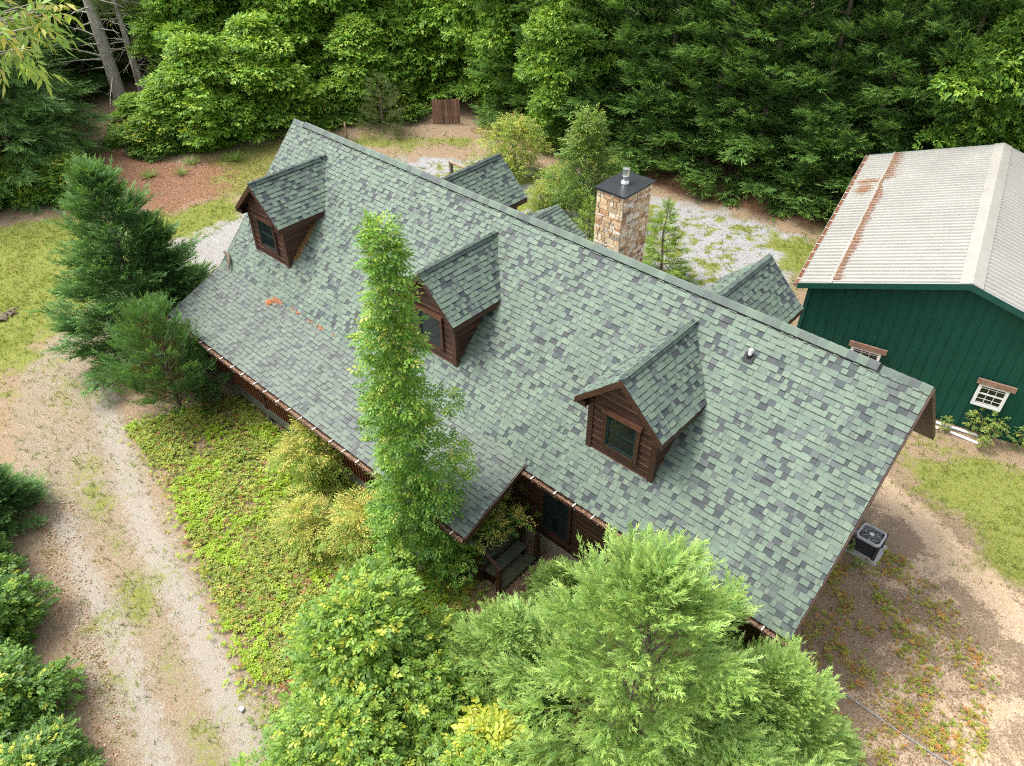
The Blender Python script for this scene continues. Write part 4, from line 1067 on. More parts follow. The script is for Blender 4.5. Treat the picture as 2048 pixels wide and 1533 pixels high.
def conifer(seed, h, R, z0, nb, ns, tmpl, slen, pal, tip, prof=.8, elev=(10, 35), inner=None, droop=.15, base=(0, 0), trunk_r=.10, tvar=.6, gappy=0.0, side=None, upb=.12, tips=(2, 1.0), tpow=.75, limbs=2, spread=.30):
    """returns crown (V,F,C) and trunk (V,quads)"""
    g = np.random.default_rng(seed); P, A, N, S_, T = [], [], [], [], []
    tubes = []; ga = 2.39996
    tp = np.array([[base[0]+.06*g.normal()*t, base[1]+.06*g.normal()*t, t*h] for t in np.linspace(0, 1, 8)])
    tubes.append(tube_np(tp, np.linspace(trunk_r, .012, 8), 7))
    for b in range(nb):
        u = (b+g.random())/nb; u = u**1.15
        z = z0+(h-z0)*u*.985; az = b*ga+g.normal()*.25
        l = R*((1-u)**prof+.04)*(0.78+.44*g.random())
        if side is not None: l *= 1+side[1]*math.cos(az-side[0])
        e = math.radians(elev[0]+(elev[1]-elev[0])*u+g.normal()*7)
        d = np.array([math.cos(az)*math.cos(e), math.sin(az)*math.cos(e), math.sin(e)])
        k = max(6, int(ns*(0.35+.65*(1-u)))); o = np.array([np.interp(z, tp[:, 2], tp[:, 0]), np.interp(z, tp[:, 2], tp[:, 1]), z])
        t = .22+.78*g.random(k)**tpow; t[:tips[0]] = 1.0
        if gappy: t = t[g.random(k) > gappy*(1-t)]; k = len(t)
        up = np.array([0, 0, 1.0]); sd = np.cross(d, up); sd /= np.linalg.norm(sd)
        p = o+d*l*t[:, None]; p[:, 2] -= droop*l*t**2; p[:, 2] += .12*l*np.maximum(t-.6, 0)
        w = (g.random(k)-.5)*2; off = w*(.08+spread*(1-t))*l*.8
        tang = d-up*(2*droop*t[:, None]*.6)
        p = p+sd*off[:, None]+g.normal(0, .03*R, (k, 3))
        ax = tang+sd*(w*1.1)[:, None]+g.normal(0, .16, (k, 3)); ax[:2] = tang[:2]; ax[:, 2] += upb
        P.append(p); A.append(ax); N.append(up+d*.35*(g.random((k, 1)))+g.normal(0, .28, (k, 3))); S_.append(slen*(0.65+.7*g.random(k))*(0.7+.3*(1-u))*np.where(t >= 1.0, tips[1], 1.0)); T.append(t)
        if l > .5 and b % limbs == 0:
            q = np.linspace(0, .85, 4); pts = o+d*l*q[:, None]; pts[:, 2] -= droop*l*q**2; tubes.append(tube_np(pts, np.linspace(trunk_r*.28, .006, 4), 4))
    k = 14; zz = h-np.linspace(0, .45, k)*min(1, h*.3); a = g.random(k)*6.28; P.append(np.stack([tp[-1, 0]+0*a, tp[-1, 1]+0*a, zz], -1)); A.append(np.stack([np.cos(a)*.35, np.sin(a)*.35, np.ones(k)], -1)); N.append(np.stack([np.cos(a), np.sin(a), .2*np.ones(k)], -1)); S_.append(np.full(k, slen*.8)); T.append(np.ones(k))
    P, A, N, S_, T = map(np.concatenate, (P, A, N, S_, T)); n = len(P)
    c = pick(g, pal, n)
    if inner is not None:
        m = T < inner[1]+.15*g.normal(size=n)*.5; m &= g.random(n) < .7; c[m] = pick(g, inner[0], int(m.sum()))
    tc = pick(g, tip, n)
    crown = scatter(tmpl[0], tmpl[1], P, rot_to(A, N), S_, c, tc*tvar+c*(1-tvar), g=g)
    tv, tq, o = [], [], 0
    for v, q in tubes: tv.append(v); tq.append(q+o); o += len(v)
    return crown, (np.concatenate(tv), np.concatenate(tq))

def broadleaf(seed, h, R, z0, nc, per, tmpl, leaf, pal, prof=None, clump=.55, flat=.6, trunk_r=.12, tipp=None, tipf=.1, fill=.5, base=(0, 0), lean=(0, 0), limbs=True):
    """clumps of leafy twigs set round a limb skeleton; prof(u) crown radius 0..1 at relative height u"""
    g = np.random.default_rng(seed); prof = prof or (lambda u: np.sqrt(np.clip(1-(2*u-.9)**2/1.25, 0.02, 1)))
    ph = g.random(6)*6.28
    P, A, N, S_, CC = [], [], [], [], []; tubes = []
    tp = np.array([[base[0]+lean[0]*t**1.5+.05*g.normal()*t, base[1]+lean[1]*t**1.5+.05*g.normal()*t, t*h*.94] for t in np.linspace(0, 1, 9)])
    tubes.append(tube_np(tp, np.linspace(trunk_r, .012, 9)**1.0, 7))
    for c in range(nc):
        u = (c+g.random())/nc; z = z0+(h-z0)*u; az = c*2.39996+g.normal()*.35
        lob = 1+.24*math.sin(3*az+ph[0]+4*u)+.17*math.sin(5*az+ph[1]-7*u)+.16*g.normal()
        r = R*prof(u)*lob*(1-fill*g.random()**1.6)
        rc = clump*(0.6+.8*g.random())*(0.6+.4*prof(u))
        ctr = np.array([np.interp(z, tp[:, 2], tp[:, 0])+math.cos(az)*max(r-rc*.5, 0), np.interp(z, tp[:, 2], tp[:, 1])+math.sin(az)*max(r-rc*.5, 0), z])
        k = max(4, int(per*(rc/clump)**2)); v = nrm(g.normal(size=(k, 3))); v[:, 2] = np.where(v[:, 2] < -.35, -v[:, 2]*.6, v[:, 2]); rad = rc*(0.55+.45*g.random((k, 1))**.5)
        p = ctr+v*rad*np.array([1, 1, flat]); out = np.array([math.cos(az), math.sin(az), .15])
        ax = v+out*.6+g.normal(0, .45, (k, 3)); ax[:, 2] = ax[:, 2]*.6+.05
        P.append(p); A.append(ax); N.append(np.array([0, 0, 1.0])+v*.45+g.normal(0, .35, (k, 3))); S_.append(leaf*(0.75+.5*g.random(k)))
        tint = 1+.22*(g.random()-.5); cc = pick(g, pal, k)*tint
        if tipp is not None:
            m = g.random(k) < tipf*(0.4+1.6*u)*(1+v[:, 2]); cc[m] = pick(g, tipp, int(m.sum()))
        CC.append(cc)
        if limbs and r > .15:
            zs = max(z-r*.9-.2, z0*.5, .1); s0 = np.array([np.interp(zs, tp[:, 2], tp[:, 0]), np.interp(zs, tp[:, 2], tp[:, 1]), zs]); q = np.linspace(0, 1, 5)[:, None]
            pts = s0*(1-q)+ctr*q; pts[:, 2] += np.sin(q[:, 0]*3.14)*.12*r; tubes.append(tube_np(pts, np.linspace(trunk_r*.30, .007, 5), 4))
    P, A, N, S_, CC = map(np.concatenate, (P, A, N, S_, CC))
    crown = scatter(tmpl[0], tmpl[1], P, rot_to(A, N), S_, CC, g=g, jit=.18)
    tv, tq, o = [], [], 0
    for v, q in tubes: tv.append(v); tq.append(q+o); o += len(v)
    return crown, (np.concatenate(tv), np.concatenate(tq))

PROTO = {}
def proto(key, gen, leafmat='leaf', bark='bark'):
    (v, f, c), (tv, tq) = gen
    cm = mesh_np(key+'_crown', v, tris=f, cols=c); cm.materials.append(M[leafmat])
    tm = mesh_np(key+'_trunk', tv, quads=tq); tm.materials.append(M[bark]); tm.polygons.foreach_set('use_smooth', np.ones(len(tm.polygons), bool))
    PROTO[key] = (cm, tm)
def plant(key, name, label, cat, xy, rz=0.0, s=1.0, sz=None, group=None, z=None, tilt=(0, 0), trunk='trunk'):
    cm, tm = PROTO[key]; x, y = float(xy[0]), float(xy[1])
    zz = float(ground_z(np.array([x]), np.array([y]))[0])-.05 if z is None else z
    e = thing(name, label, cat, (x, y, zz), group); e.rotation_euler = (tilt[0], tilt[1], rz); e.scale = (s, s, sz or s)
    a = place('crown', cm, None, e, False); b = place(trunk, tm, None, e, False)
    return e

# palettes (linear albedo)
LEY = [(.145, .275, .06), (.18, .31, .065), (.22, .335, .07), (.115, .235, .06)]; LEYT = [(.44, .58, .17), (.38, .54, .15), (.53, .62, .21)]
DRK = [(.06, .15, .042), (.08, .175, .05), (.05, .125, .042)]; DRKT = [(.19, .34, .085), (.22, .38, .10)]
HEDG = [(.06, .15, .035), (.075, .175, .04), (.05, .125, .032)]; HEDT = [(.28, .43, .10), (.22, .38, .09), (.33, .47, .12)]
BRN = [(.14, .075, .035), (.10, .055, .03), (.18, .10, .05)]
MAP = [(.15, .30, .035), (.185, .35, .04), (.12, .255, .033), (.22, .39, .05)]; MAPT = [(.36, .50, .08), (.30, .46, .07)]
PEA = [(.13, .28, .04), (.165, .33, .045), (.10, .23, .038), (.21, .38, .05)]; PEAT = [(.34, .47, .075), (.38, .42, .08), (.28, .44, .07)]
BRI = [(.20, .34, .045), (.25, .38, .055), (.16, .29, .045), (.13, .25, .045)]; BRIT = [(.46, .50, .06), (.40, .48, .07)]
YEL = [(.25, .36, .06), (.31, .40, .075), (.20, .31, .055)]; YELT = [(.46, .48, .10), (.50, .42, .11)]

# foreground cypresses
proto('leyland', conifer(21, 5.6, 2.65, .25, 125, 120, SPRAY_MID, .31, LEY, LEYT, .62, (8, 58), (BRN+[(.20, .17, .04)], .34), .08, trunk_r=.10, tvar=.9, upb=.24, tips=(10, 1.25), spread=.24, tpow=.6), 'conifer')
plant('leyland', 'cypress_tree', 'large light green feathery cypress against the porch-side eave', 'tree', at(1310, 1215, 5.3)[:2], .3, 1.08)
plant('leyland', 'cypress_tree', 'light green cypress growing beside the corner of the roof', 'tree', at(1572, 1340, 3.7)[:2]+np.array((.0, -.25)), 2.1, .76, .69)
plant('leyland', 'cypress_tree', 'small light green cypress between the leafy thicket and the larger cypress', 'tree', at(1010, 1260, 2.8)[:2], 4.0, .60, .54)
plant('leyland', 'cypress_tree', 'bushy light green cypress growing beside the grey cable', 'tree', at(1500, 1560, 3.2)[:2], 1.2, .90, .62)
plant('leyland', 'cypress_tree', 'light green cypress sapling beside the bare soil at the porch steps', 'tree', at(1118, 1150, 1.4)[:2], 5.2, .34, .30)

# dark conifer with two leaders at the porch end
c1, t1 = conifer(31, 7.0, 2.5, .3, 150, 54, SPRAY_MID, .58, DRK+[(.06, .14, .05)], DRKT, .72, (5, 52), (BRN, .15), .05, trunk_r=.12, tvar=.85, upb=.25, tips=(3, 1.3))
c2, t2 = conifer(32, 5.2, 1.5, .6, 80, 46, SPRAY_MID, .50, DRK, DRKT, .75, (15, 55), (BRN, .15), .04, base=(.6, .9), trunk_r=.09, tvar=.85, upb=.3, tips=(3, 1.3))
proto('cedar', (merge([c1, c2]), (np.concatenate([t1[0], t2[0]]), np.concatenate([t1[1], t2[1]+len(t1[0])]))), 'conifer')
plant('cedar', 'cedar_tree', 'tall dark green cedar with two leaders beside the porch end', 'tree', at(178, 340, 6.6)[:2], 0.0, .94, .94)
proto('juniper', conifer(33, 3.1, 1.7, .15, 90, 40, SPRAY_MID, .36, [(.075, .17, .05), (.095, .195, .055), (.065, .145, .05)], [(.20, .34, .09)], .40, (30, 62), (BRN+[(.26, .15, .07)], .52), .0, trunk_r=.09, gappy=.15, upb=.55, tips=(3, 1.3), tvar=.8), 'conifer')
plant('juniper', 'juniper_bush', 'spiky green juniper with rusty inner branches in front of the porch railing', 'bush', (1.45, -6.85), .8, .98, 1.12)
plant('juniper', 'juniper_bush', 'small blue-green juniper sprouting at the foot of the larger juniper', 'bush', at(425, 818)[:2], 2.8, .32)

# columnar pear by the porch
pprof = lambda u: np.where(u < .12, .55+u*3, np.where(u < .45, .95-.2*(u-.12), .884-1.25*(u-.45)*1.05))
pprof2 = lambda u: float(np.clip(np.interp(u, [0, .1, .3, .5, .65, .8, .92, 1], [.80, 1.0, 1.0, .84, .64, .44, .22, .05]), .05, 1))
b = at(843, 1140); hb = None
for hh in np.linspace(5, 10, 200):
    q = at(757, 440, hh)
    if hb is None and (q[0]-b[0]) > -.25: hb = hh
proto('pear', broadleaf(41, (hb or 9)*1.0, 1.0, .7, 135, 48, TWIG, .25, PEA, pprof2, .33, 1.2, .08, PEAT, .10, .6), 'leaf', 'bark_grey')
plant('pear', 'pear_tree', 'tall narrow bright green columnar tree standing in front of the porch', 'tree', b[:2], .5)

# thicket in front: broad leaves, yellow tips
proto('thicket', broadleaf(51, 3.6, 2.0, .15, 210, 40, TWIG_BIG, .21, BRI, lambda u: float(np.interp(u, [0, .3, .7, 1], [1, 1, .8, .25])), .36, .8, .05, BRIT, .05, .95), 'leaf', 'bark_grey')
plant('thicket', 'leafy_thicket', 'bright green leafy thicket with oval leaves beside the light cypresses', 'bush', at(745, 1290, 2.0)[:2], .4, .92)
plant('thicket', 'leafy_thicket', 'bright green leafy thicket nearest the driveway verge', 'bush', at(700, 1480, 1.5)[:2], 2.4, .80, .72)
plant('thicket', 'leafy_thicket', 'low green thicket tucked under the light cypress boughs', 'bush', at(950, 1560, 1.8)[:2], 3.6, .75, .65)
plant('thicket', 'leafy_thicket', 'bright green bushy thicket at the foot of the small cypress', 'bush', at(850, 1400, 1.6)[:2], 5.0, .62, .60)
proto('tulip', broadleaf(52, 2.2, .7, .6, 26, 34, TWIG_BIG, .27, [(.42, .46, .05), (.36, .44, .05), (.30, .40, .05)], None, .38, .7, .03, BRIT, .3, .5), 'leaf', 'bark_grey')
plant('tulip', 'tulip_sapling', 'yellow-green broad-leaved sapling rising among the cypress boughs', 'sapling', at(975, 1480, 2.2)[:2], .4)
proto('thin_shrub', broadleaf(53, 2.1, 1.0, .2, 56, 26, TWIG_NAR, .30, YEL+BRI[:2], None, .42, .8, .03, YELT, .25, .6), 'leaf', 'bark_grey')
plant('thin_shrub', 'peach_shrub', 'yellowish narrow-leaved shrub growing against the porch railing', 'shrub', at(668, 930)[:2]+np.array((.1, -.4)), .4, .95)
plant('thin_shrub', 'peach_shrub', 'pale twiggy shrub on the bank between porch and driveway', 'shrub', at(620, 1080)[:2], 1.9, .75, .6)
plant('thin_shrub', 'peach_shrub', 'pale green shrub at the foot of the columnar tree', 'shrub', at(780, 1090)[:2]+np.array((-.2, -.5)), 3.9, .9, .8)
proto('holly', broadleaf(54, 2.6, 1.15, .2, 60, 40, TWIG, .20, PEA, None, .40, .7, .04, PEAT, .10, .5), 'leaf', 'bark')
plant('holly', 'round_shrub', 'dense green shrub under the columnar tree beside the porch steps', 'shrub', at(915, 1130)[:2]+np.array((.05, -.3)), .4, .72, .85)
# arching limb over the steps
proto('arching', broadleaf(55, 2.3, .9, 1.2, 26, 26, TWIG_NAR, .24, PEA+[(.20, .25, .05)], None, .30, .5, .035, YELT, .25, .3, lean=(1.0, .3)), 'leaf', 'bark')
plant('arching', 'arching_shrub', 'slender shrub arching over the porch steps with yellowing tips', 'shrub', at(930, 1100)[:2]+np.array((-.1, -.1)), .2, 1.0, .95)

# edge of the driveway, near bank
proto('bank_shrub', broadleaf(56, 2.4, 1.35, .1, 130, 46, TWIG_BIG, .20, [(.10, .21, .035), (.13, .26, .04), (.16, .30, .045), (.08, .17, .035)], lambda u: float(np.interp(u, [0, .5, 1], [1, .9, .3])), .45, .7, .04, BRIT, .06, .5), 'leaf', 'bark')
for px, py, z, s, sz, lab in ((-75, 1230, 1.2, .90, .8, 'dark green shrub growing on the outer verge of the driveway'), (-20, 1400, 1.0, .85, .7, 'leafy green shrub with bright shoots on the outer driveway verge'), (60, 1540, .7, .70, .5, 'low bright shrub at the outer edge of the driveway gravel'), (-120, 1110, 1.3, .9, .9, 'deep green shrub behind the verge shrubs along the driveway')):
    plant('bank_shrub', 'verge_shrub', lab, 'shrub', at(px, py, z)[:2], px*.07, s, sz, 'shrubs along the driveway verge')
plant('cedar', 'cedar_tree', 'young dark cedar on the outer side of the driveway', 'tree', at(-55, 960, 1.6)[:2], 1.7, .42, .36)

# cypress hedge wall behind the yard
for k in range(3): proto('hedge%d' % k, conifer(61+k, 15, 3.0, .1, 260, 58, SPRAY_LO, .55, HEDG, HEDT, .36, (2, 34), (BRN[:1]+[(.03, .05, .02), (.03, .06, .02)], .28), .05, trunk_r=.16, tvar=1.0, upb=.40, tips=(8, 1.15), tpow=.42, limbs=12, spread=.16), 'conifer')
LABH = 'tall dark green cypress in the dense hedge wall behind the gravel yard'
hx = [(-6.2, 19.3), (-3.6, 19.5), (-.9, 19.4), (1.6, 19.9), (4.1, 20.1), (6.5, 20.4), (8.9, 20.8), (11.2, 21.2), (13.6, 21.9), (16.0, 22.8), (18.5, 23.6), (21.0, 24.4), (23.6, 25.2)]
for i, q in enumerate(hx):
    plant('hedge%d' % (i % 3), 'hedge_cypress', LABH, 'tree', q, i*2.2, .97+.12*random.random(), 1.08+.16*random.random(), 'cypress hedge wall')
LABH2 = 'dark cypress standing in the row behind the front hedge wall'
for i, q in enumerate([(-8.5, 22.8), (-5.2, 23.2), (-2.4, 23.4), (.4, 23.8), (3.2, 24.2), (6.0, 24.6), (8.8, 25.0), (11.6, 25.6), (14.4, 26.4), (17.2, 27.4), (20.0, 28.4), (23.0, 29.4), (26.2, 29), (-9, 27.5), (-4.5, 28.5), (0, 29), (4.5, 29.5), (9, 30.2), (13.5, 31), (18, 32.5), (22.5, 34), (27, 34)]):
    plant('hedge%d' % ((i+1) % 3), 'hedge_cypress', LABH2, 'tree', q, i*1.3, 1.08, 1.18, 'cypresses behind the hedge wall')

# broadleaved woodland
proto('maple0', broadleaf(71, 11, 3.6, .6, 190, 120, TWIG_LO, .40, MAP, None, 1.25, .35, .17, MAPT, .16, .8))
proto('maple1', broadleaf(72, 11, 3.4, .8, 190, 120, TWIG_LO, .40, [c_ if i else (.08, .18, .028) for i, c_ in enumerate(MAP)], None, 1.25, .32, .17, MAPT, .12, .8))
under = lambda u: float(np.interp(u, [0, .25, .6, 1], [.95, 1, .8, .2]))
proto('beech0', broadleaf(73, 5, 2.6, .15, 120, 120, TWIG_LO, .29, MAP+[(.15, .28, .045)], under, .85, .22, .08, MAPT, .20, .85))
proto('beech1', broadleaf(74, 5, 2.4, .15, 120, 110, TWIG_LO, .29, MAP, under, .80, .26, .08, MAPT, .14, .85))
W = [('beech0', -18.2, 4.0, .75, .62, 'layered green understory tree beside the straw clearing'), ('beech1', -17.3, 5.6, 1.05, 1.0, 'layered green understory tree leaning over the verge'),
     ('beech0', -16.6, 8.6, 1.15, 1.1, 'full green understory tree behind the far gable'), ('beech1', -17.6, 11.6, 1.2, 1.25, 'green understory tree above the ferny verge'),
     ('beech0', -14.4, 13.6, 1.05, 1.0, 'green understory tree behind the little pine'), ('beech1', -13.6, 17.0, 1.05, 1.15, 'green understory tree overhanging the plank gate'),
     ('beech1', -20.2, 3.2, .62, .42, 'low green understory tree at the foot of the big pine')]
for i, (k, x, y, s, sz, lab) in enumerate(W): plant(k, 'understory_tree', lab, 'tree', (x, y), i*1.7, s, sz, 'understory trees at the wood edge')
LABM = 'tall green broadleaved tree in the wood behind the understory'
for i, (x, y, s) in enumerate(((-21.8, 8.6, .78), (-21.5, 11.8, .95), (-19.5, 15.5, 1.0), (-15.8, 17.8, .95), (-12.0, 20.5, 1.0), (-27.5, 11, 1.1), (-25.5, 16, 1.15), (-21.5, 20, 1.15), (-17, 23, 1.15), (-11.5, 26, 1.1), (-33, 6, 1.15), (-32, 14, 1.2), (-28, 21, 1.2), (-23, 27, 1.2), (-36, 0, 1.15), (-33, -6, 1.1), (-38, 10, 1.2), (-30, -9, 1.0))):
    plant('maple%d' % (i % 2), 'woodland_tree', LABM, 'tree', (x, y), i*2.1, s, s*(0.95+.15*random.random()), 'broadleaved trees of the wood')
plant('maple0', 'woodland_tree', 'pale green broadleaved tree growing in front of the cypress hedge', 'tree', (-3.4, 17.7), 1.0, .52, .72)
plant('maple1', 'woodland_tree', 'green broadleaved tree beyond the barn roof at the hedge end', 'tree', at_y(2035, 150, 21.6)[:2], 2.0, .66, .85)
plant('maple0', 'woodland_tree', 'leafy tree between the hedge end and the plank gate', 'tree', (-8.6, 18.6), 4.0, .62, .80)

# hemlocks and pines
HEM = [(.08, .19, .045), (.10, .22, .05), (.065, .155, .045)]; HEMT = [(.24, .39, .09), (.20, .34, .08)]
proto('hemlock', conifer(81, 9, 3.0, .2, 130, 40, SPRAY_LO, .80, HEM, HEMT, .62, (-12, 20), None, .16, trunk_r=.14, tvar=.8))
for i, (x, y, s, lab) in enumerate(((-18.6, -3.6, .95, 'feathery dark hemlock at the edge of the lawn'), (-21.8, -1.6, 1.0, 'dark hemlock beside the straw clearing'), (-20.0, -7.5, 1.0, 'dark hemlock at the outer end of the lawn'), (-24.5, -5.0, 1.1, 'tall dark hemlock behind the lawn hemlocks'), (-30.5, 4.5, 1.0, 'dark hemlock filling the gap behind the big pine trunk'), (-28.5, .5, 1.15, 'dark hemlock deep in the wood behind the big pine'))):
    plant('hemlock', 'hemlock_tree', lab, 'tree', (x, y), i*1.1, s, s)
proto('low_shrub', broadleaf(82, 1.8, 1.5, .05, 90, 70, TWIG_LO, .24, [(.09, .20, .03), (.12, .24, .035), (.15, .28, .04)], lambda u: float(np.interp(u, [0, .5, 1], [1, .9, .4])), .5, .6, .03, BRIT, .10, .5))
for i, (px, py, lab) in enumerate(((40, 420, 'low green shrub at the lawn edge under the hemlock'), (135, 415, 'low yellow-green shrub where lawn meets straw'), (300, 322, 'low dark shrub bordering the straw clearing'), (395, 310, 'low green shrub by the ferny verge'), (-60, 440, 'low green shrub at the outer lawn corner'), (790, 250, 'low green shrub beside the plank gate'), (640, 262, 'low green shrub behind the small crossed post'))):
    plant('low_shrub', 'low_shrub', lab, 'shrub', at(px, py)[:2]+np.array((-.9, .9)), i*1.3, .95, .9)
def dead_pine(seed, h, r, nb, lean, crown0):
    g = np.random.default_rng(seed); tp = np.array([[lean[0]*t, lean[1]*t, h*t] for t in np.linspace(0, 1, 10)]); tubes = [tube_np(tp, np.linspace(r, r*.25, 10), 10)]
    P, A = [], []
    for b in range(nb):
        t = .10+.88*(b+g.random())/nb; o = np.array([lean[0]*t, lean[1]*t, h*t]); az = g.random()*6.28; l = (1.2+2.2*g.random())*(1.1-.5*t)*(h/16)
        e = g.normal()*.25+.05; d = np.array([math.cos(az)*math.cos(e), math.sin(az)*math.cos(e), math.sin(e)]); q = np.linspace(0, 1, 5)[:, None]
        pts = o+d*l*q; pts[:, 2] -= .12*l*q[:, 0]**2; pts += g.normal(0, .03, pts.shape)*q
        tubes.append(tube_np(pts, np.linspace(r*.13+.008, .006, 5), 5))
        for j in range(3):
            tt = .35+.6*g.random(); s0 = o+d*l*tt; d2 = nrm(d+g.normal(0, .6, 3)); tubes.append(tube_np(np.array([s0, s0+d2*l*.2, s0+d2*l*.38]), np.array([.012, .008, .004]), 3))
        if t > crown0:
            k = 26; f = .45+.55*g.random((k, 1)); P.append(o+d*l*f+g.normal(0, .22, (k, 3))); A.append(d+g.normal(0, .5, (k, 3)))
    P, A = np.concatenate(P), np.concatenate(A); n = len(P)
    cr = scatter(NEED[0], NEED[1], P, rot_to(A, np.array([0, 0, 1.0])+g.normal(0, .3, (n, 3))), .5*(0.7+.6*g.random(n)), pick(g, [(.11, .17, .05), (.14, .19, .06), (.09, .15, .05)], n), g=g)
    tv, tq, o = [], [], 0
    for v, q in tubes: tv.append(v); tq.append(q+o); o += len(v)
    return cr, (np.concatenate(tv), np.concatenate(tq))
proto('pine_big', dead_pine(91, 17, .38, 46, (-.8, .2), .62), 'conifer', 'bark_grey')
proto('pine_thin', dead_pine(92, 12, .13, 40, (-.3, .3), .42), 'conifer', 'bark_grey')
plant('pine_big', 'pine_tree', 'tall pine with thick grey trunk and bare dead lower branches', 'tree', at(250, 222)[:2], 0, 1)
for i, (px, py, lab) in enumerate(((287, 205, 'slim pine with light needles and bare branches beside the big pine'), (300, 215, 'slender grey pine trunk standing behind the understory trees'), (120, 260, 'slim bare-branched pine behind the hemlocks'), (395, 120, 'slim pine rising behind the understory trees'))):
    plant('pine_thin', 'pine_tree', lab, 'tree', at(px, py)[:2], i*1.4, .9+.1*i, 1.0)
proto('pine_young', conifer(93, 2.6, 1.0, .2, 40, 16, NEED, .42, [(.10, .15, .05), (.12, .17, .06)], [(.17, .20, .08)], .6, (10, 40), None, .05, trunk_r=.05))
plant('pine_young', 'young_pine', 'dull green young pine at the wood edge beside the plank gate', 'tree', at(768, 268)[:2], 0, 1.15)

# yard shrubs behind the ridge
proto('serviceberry', broadleaf(101, 5.0, 1.5, .8, 80, 42, TWIG_NAR, .36, [(.10, .20, .035), (.13, .23, .04), (.08, .16, .03)], lambda u: float(np.interp(u, [0, .3, .7, 1], [.8, 1, .6, .12])), .5, .55, .06, [(.26, .34, .07)], .2, .5), 'leaf', 'bark_grey')
b = at(1165, 445); plant('serviceberry', 'yard_tree', 'small light green tree standing by the chimney at the yard', 'tree', b[:2], .8, 1.0, .95)
proto('yellow_shrub', broadleaf(102, 2.6, 1.5, .3, 60, 34, TWIG_NAR, .30, YEL, None, .5, .7, .05, YELT, .12, .7), 'leaf', 'bark')
plant('yellow_shrub', 'olive_shrub', 'olive-yellow loose shrub growing on the gravel yard', 'shrub', at(1030, 350)[:2], .8, 1.05)
plant('yellow_shrub', 'olive_shrub', 'smaller yellowish shrub between the olive shrub and the yard tree', 'shrub', at(1115, 400)[:2], 2.8, .7, .62)
plant('yellow_shrub', 'olive_shrub', 'low olive shrub at the foot of the yard tree', 'shrub', at(1085, 430)[:2], 4.1, .6, .55)
proto('spruce', conifer(103, 2.6, .8, .1, 60, 22, SPRAY_LO, .30, [(.14, .24, .04), (.17, .27, .05)], [(.34, .40, .07)], .8, (5, 40), None, .05, trunk_r=.05), 'conifer')
plant('spruce', 'young_spruce', 'bright yellow-green young conifer beside the stone chimney', 'tree', at(1318, 560)[:2], .4, 1.25)
plant('spruce', 'young_spruce', 'small yellow-green conifer in the gap before the chimney', 'tree', at(1176, 500)[:2], 1.4, .9)
# weeds by the barn wall
proto('weed', broadleaf(104, .95, .22, .1, 10, 6, TWIG_BIG, .15, [(.15, .25, .05), (.20, .30, .07)], None, .16, .8, .012, [(.3, .34, .08)], .2, .5), 'leaf', 'bark')
for i, (px, py, s, lab) in enumerate(((1940, 868, 1.0, 'tall leafy weed at the barn wall below the window'), (1972, 884, 1.1, 'leafy weed standing past the end of the white boards'), (2030, 897, .9, 'leafy weed at the far end of the barn wall'), (1885, 862, .6, 'low weed between the two white boards'), (1692, 1100, .55, 'leafy weed tucked between roof edge and air conditioner'), (1712, 1136, .45, 'low weed in front of the concrete pad'), (1960, 900, .7, 'bushy weed in the grass before the barn'))):
    plant('weed', 'weed_plant', lab, 'weed', at(px, py)[:2], i*1.2, s)
# ferns along the verge
def t_fern(seed=0):
    g = np.random.default_rng(seed); P = []; A = []
    for k in range(9): a = k*.7+g.random()*.3; P.append((0, 0, .05)); A.append((math.cos(a), math.sin(a), .55))
    P, A = np.array(P, float), np.array(A); return scatter(SPRAY_MID[0], SPRAY_MID[1], P, rot_to(A, np.array([0, 0, 1.0])+0*A), np.full(len(P), .75), pick(g, [(.19, .30, .05), (.15, .26, .04)], len(P)), g=g)
fv = t_fern(); fm = mesh_np('fern', fv[0], tris=fv[1], cols=fv[2]); fm.materials.append(M['leaf'])
for i, (px, py) in enumerate(((420, 288), (455, 300), (470, 322), (385, 330), (300, 356), (365, 350), (520, 275))):
    q = at(px, py); o = place('fern', fm, None); o.location = Vector(q); o.rotation_euler[2] = i; o.scale = (1.0-.05*i,)*3
    tag(o, 'bright green fern on the straw verge below the understory trees', 'fern', 'ferns on the verge')

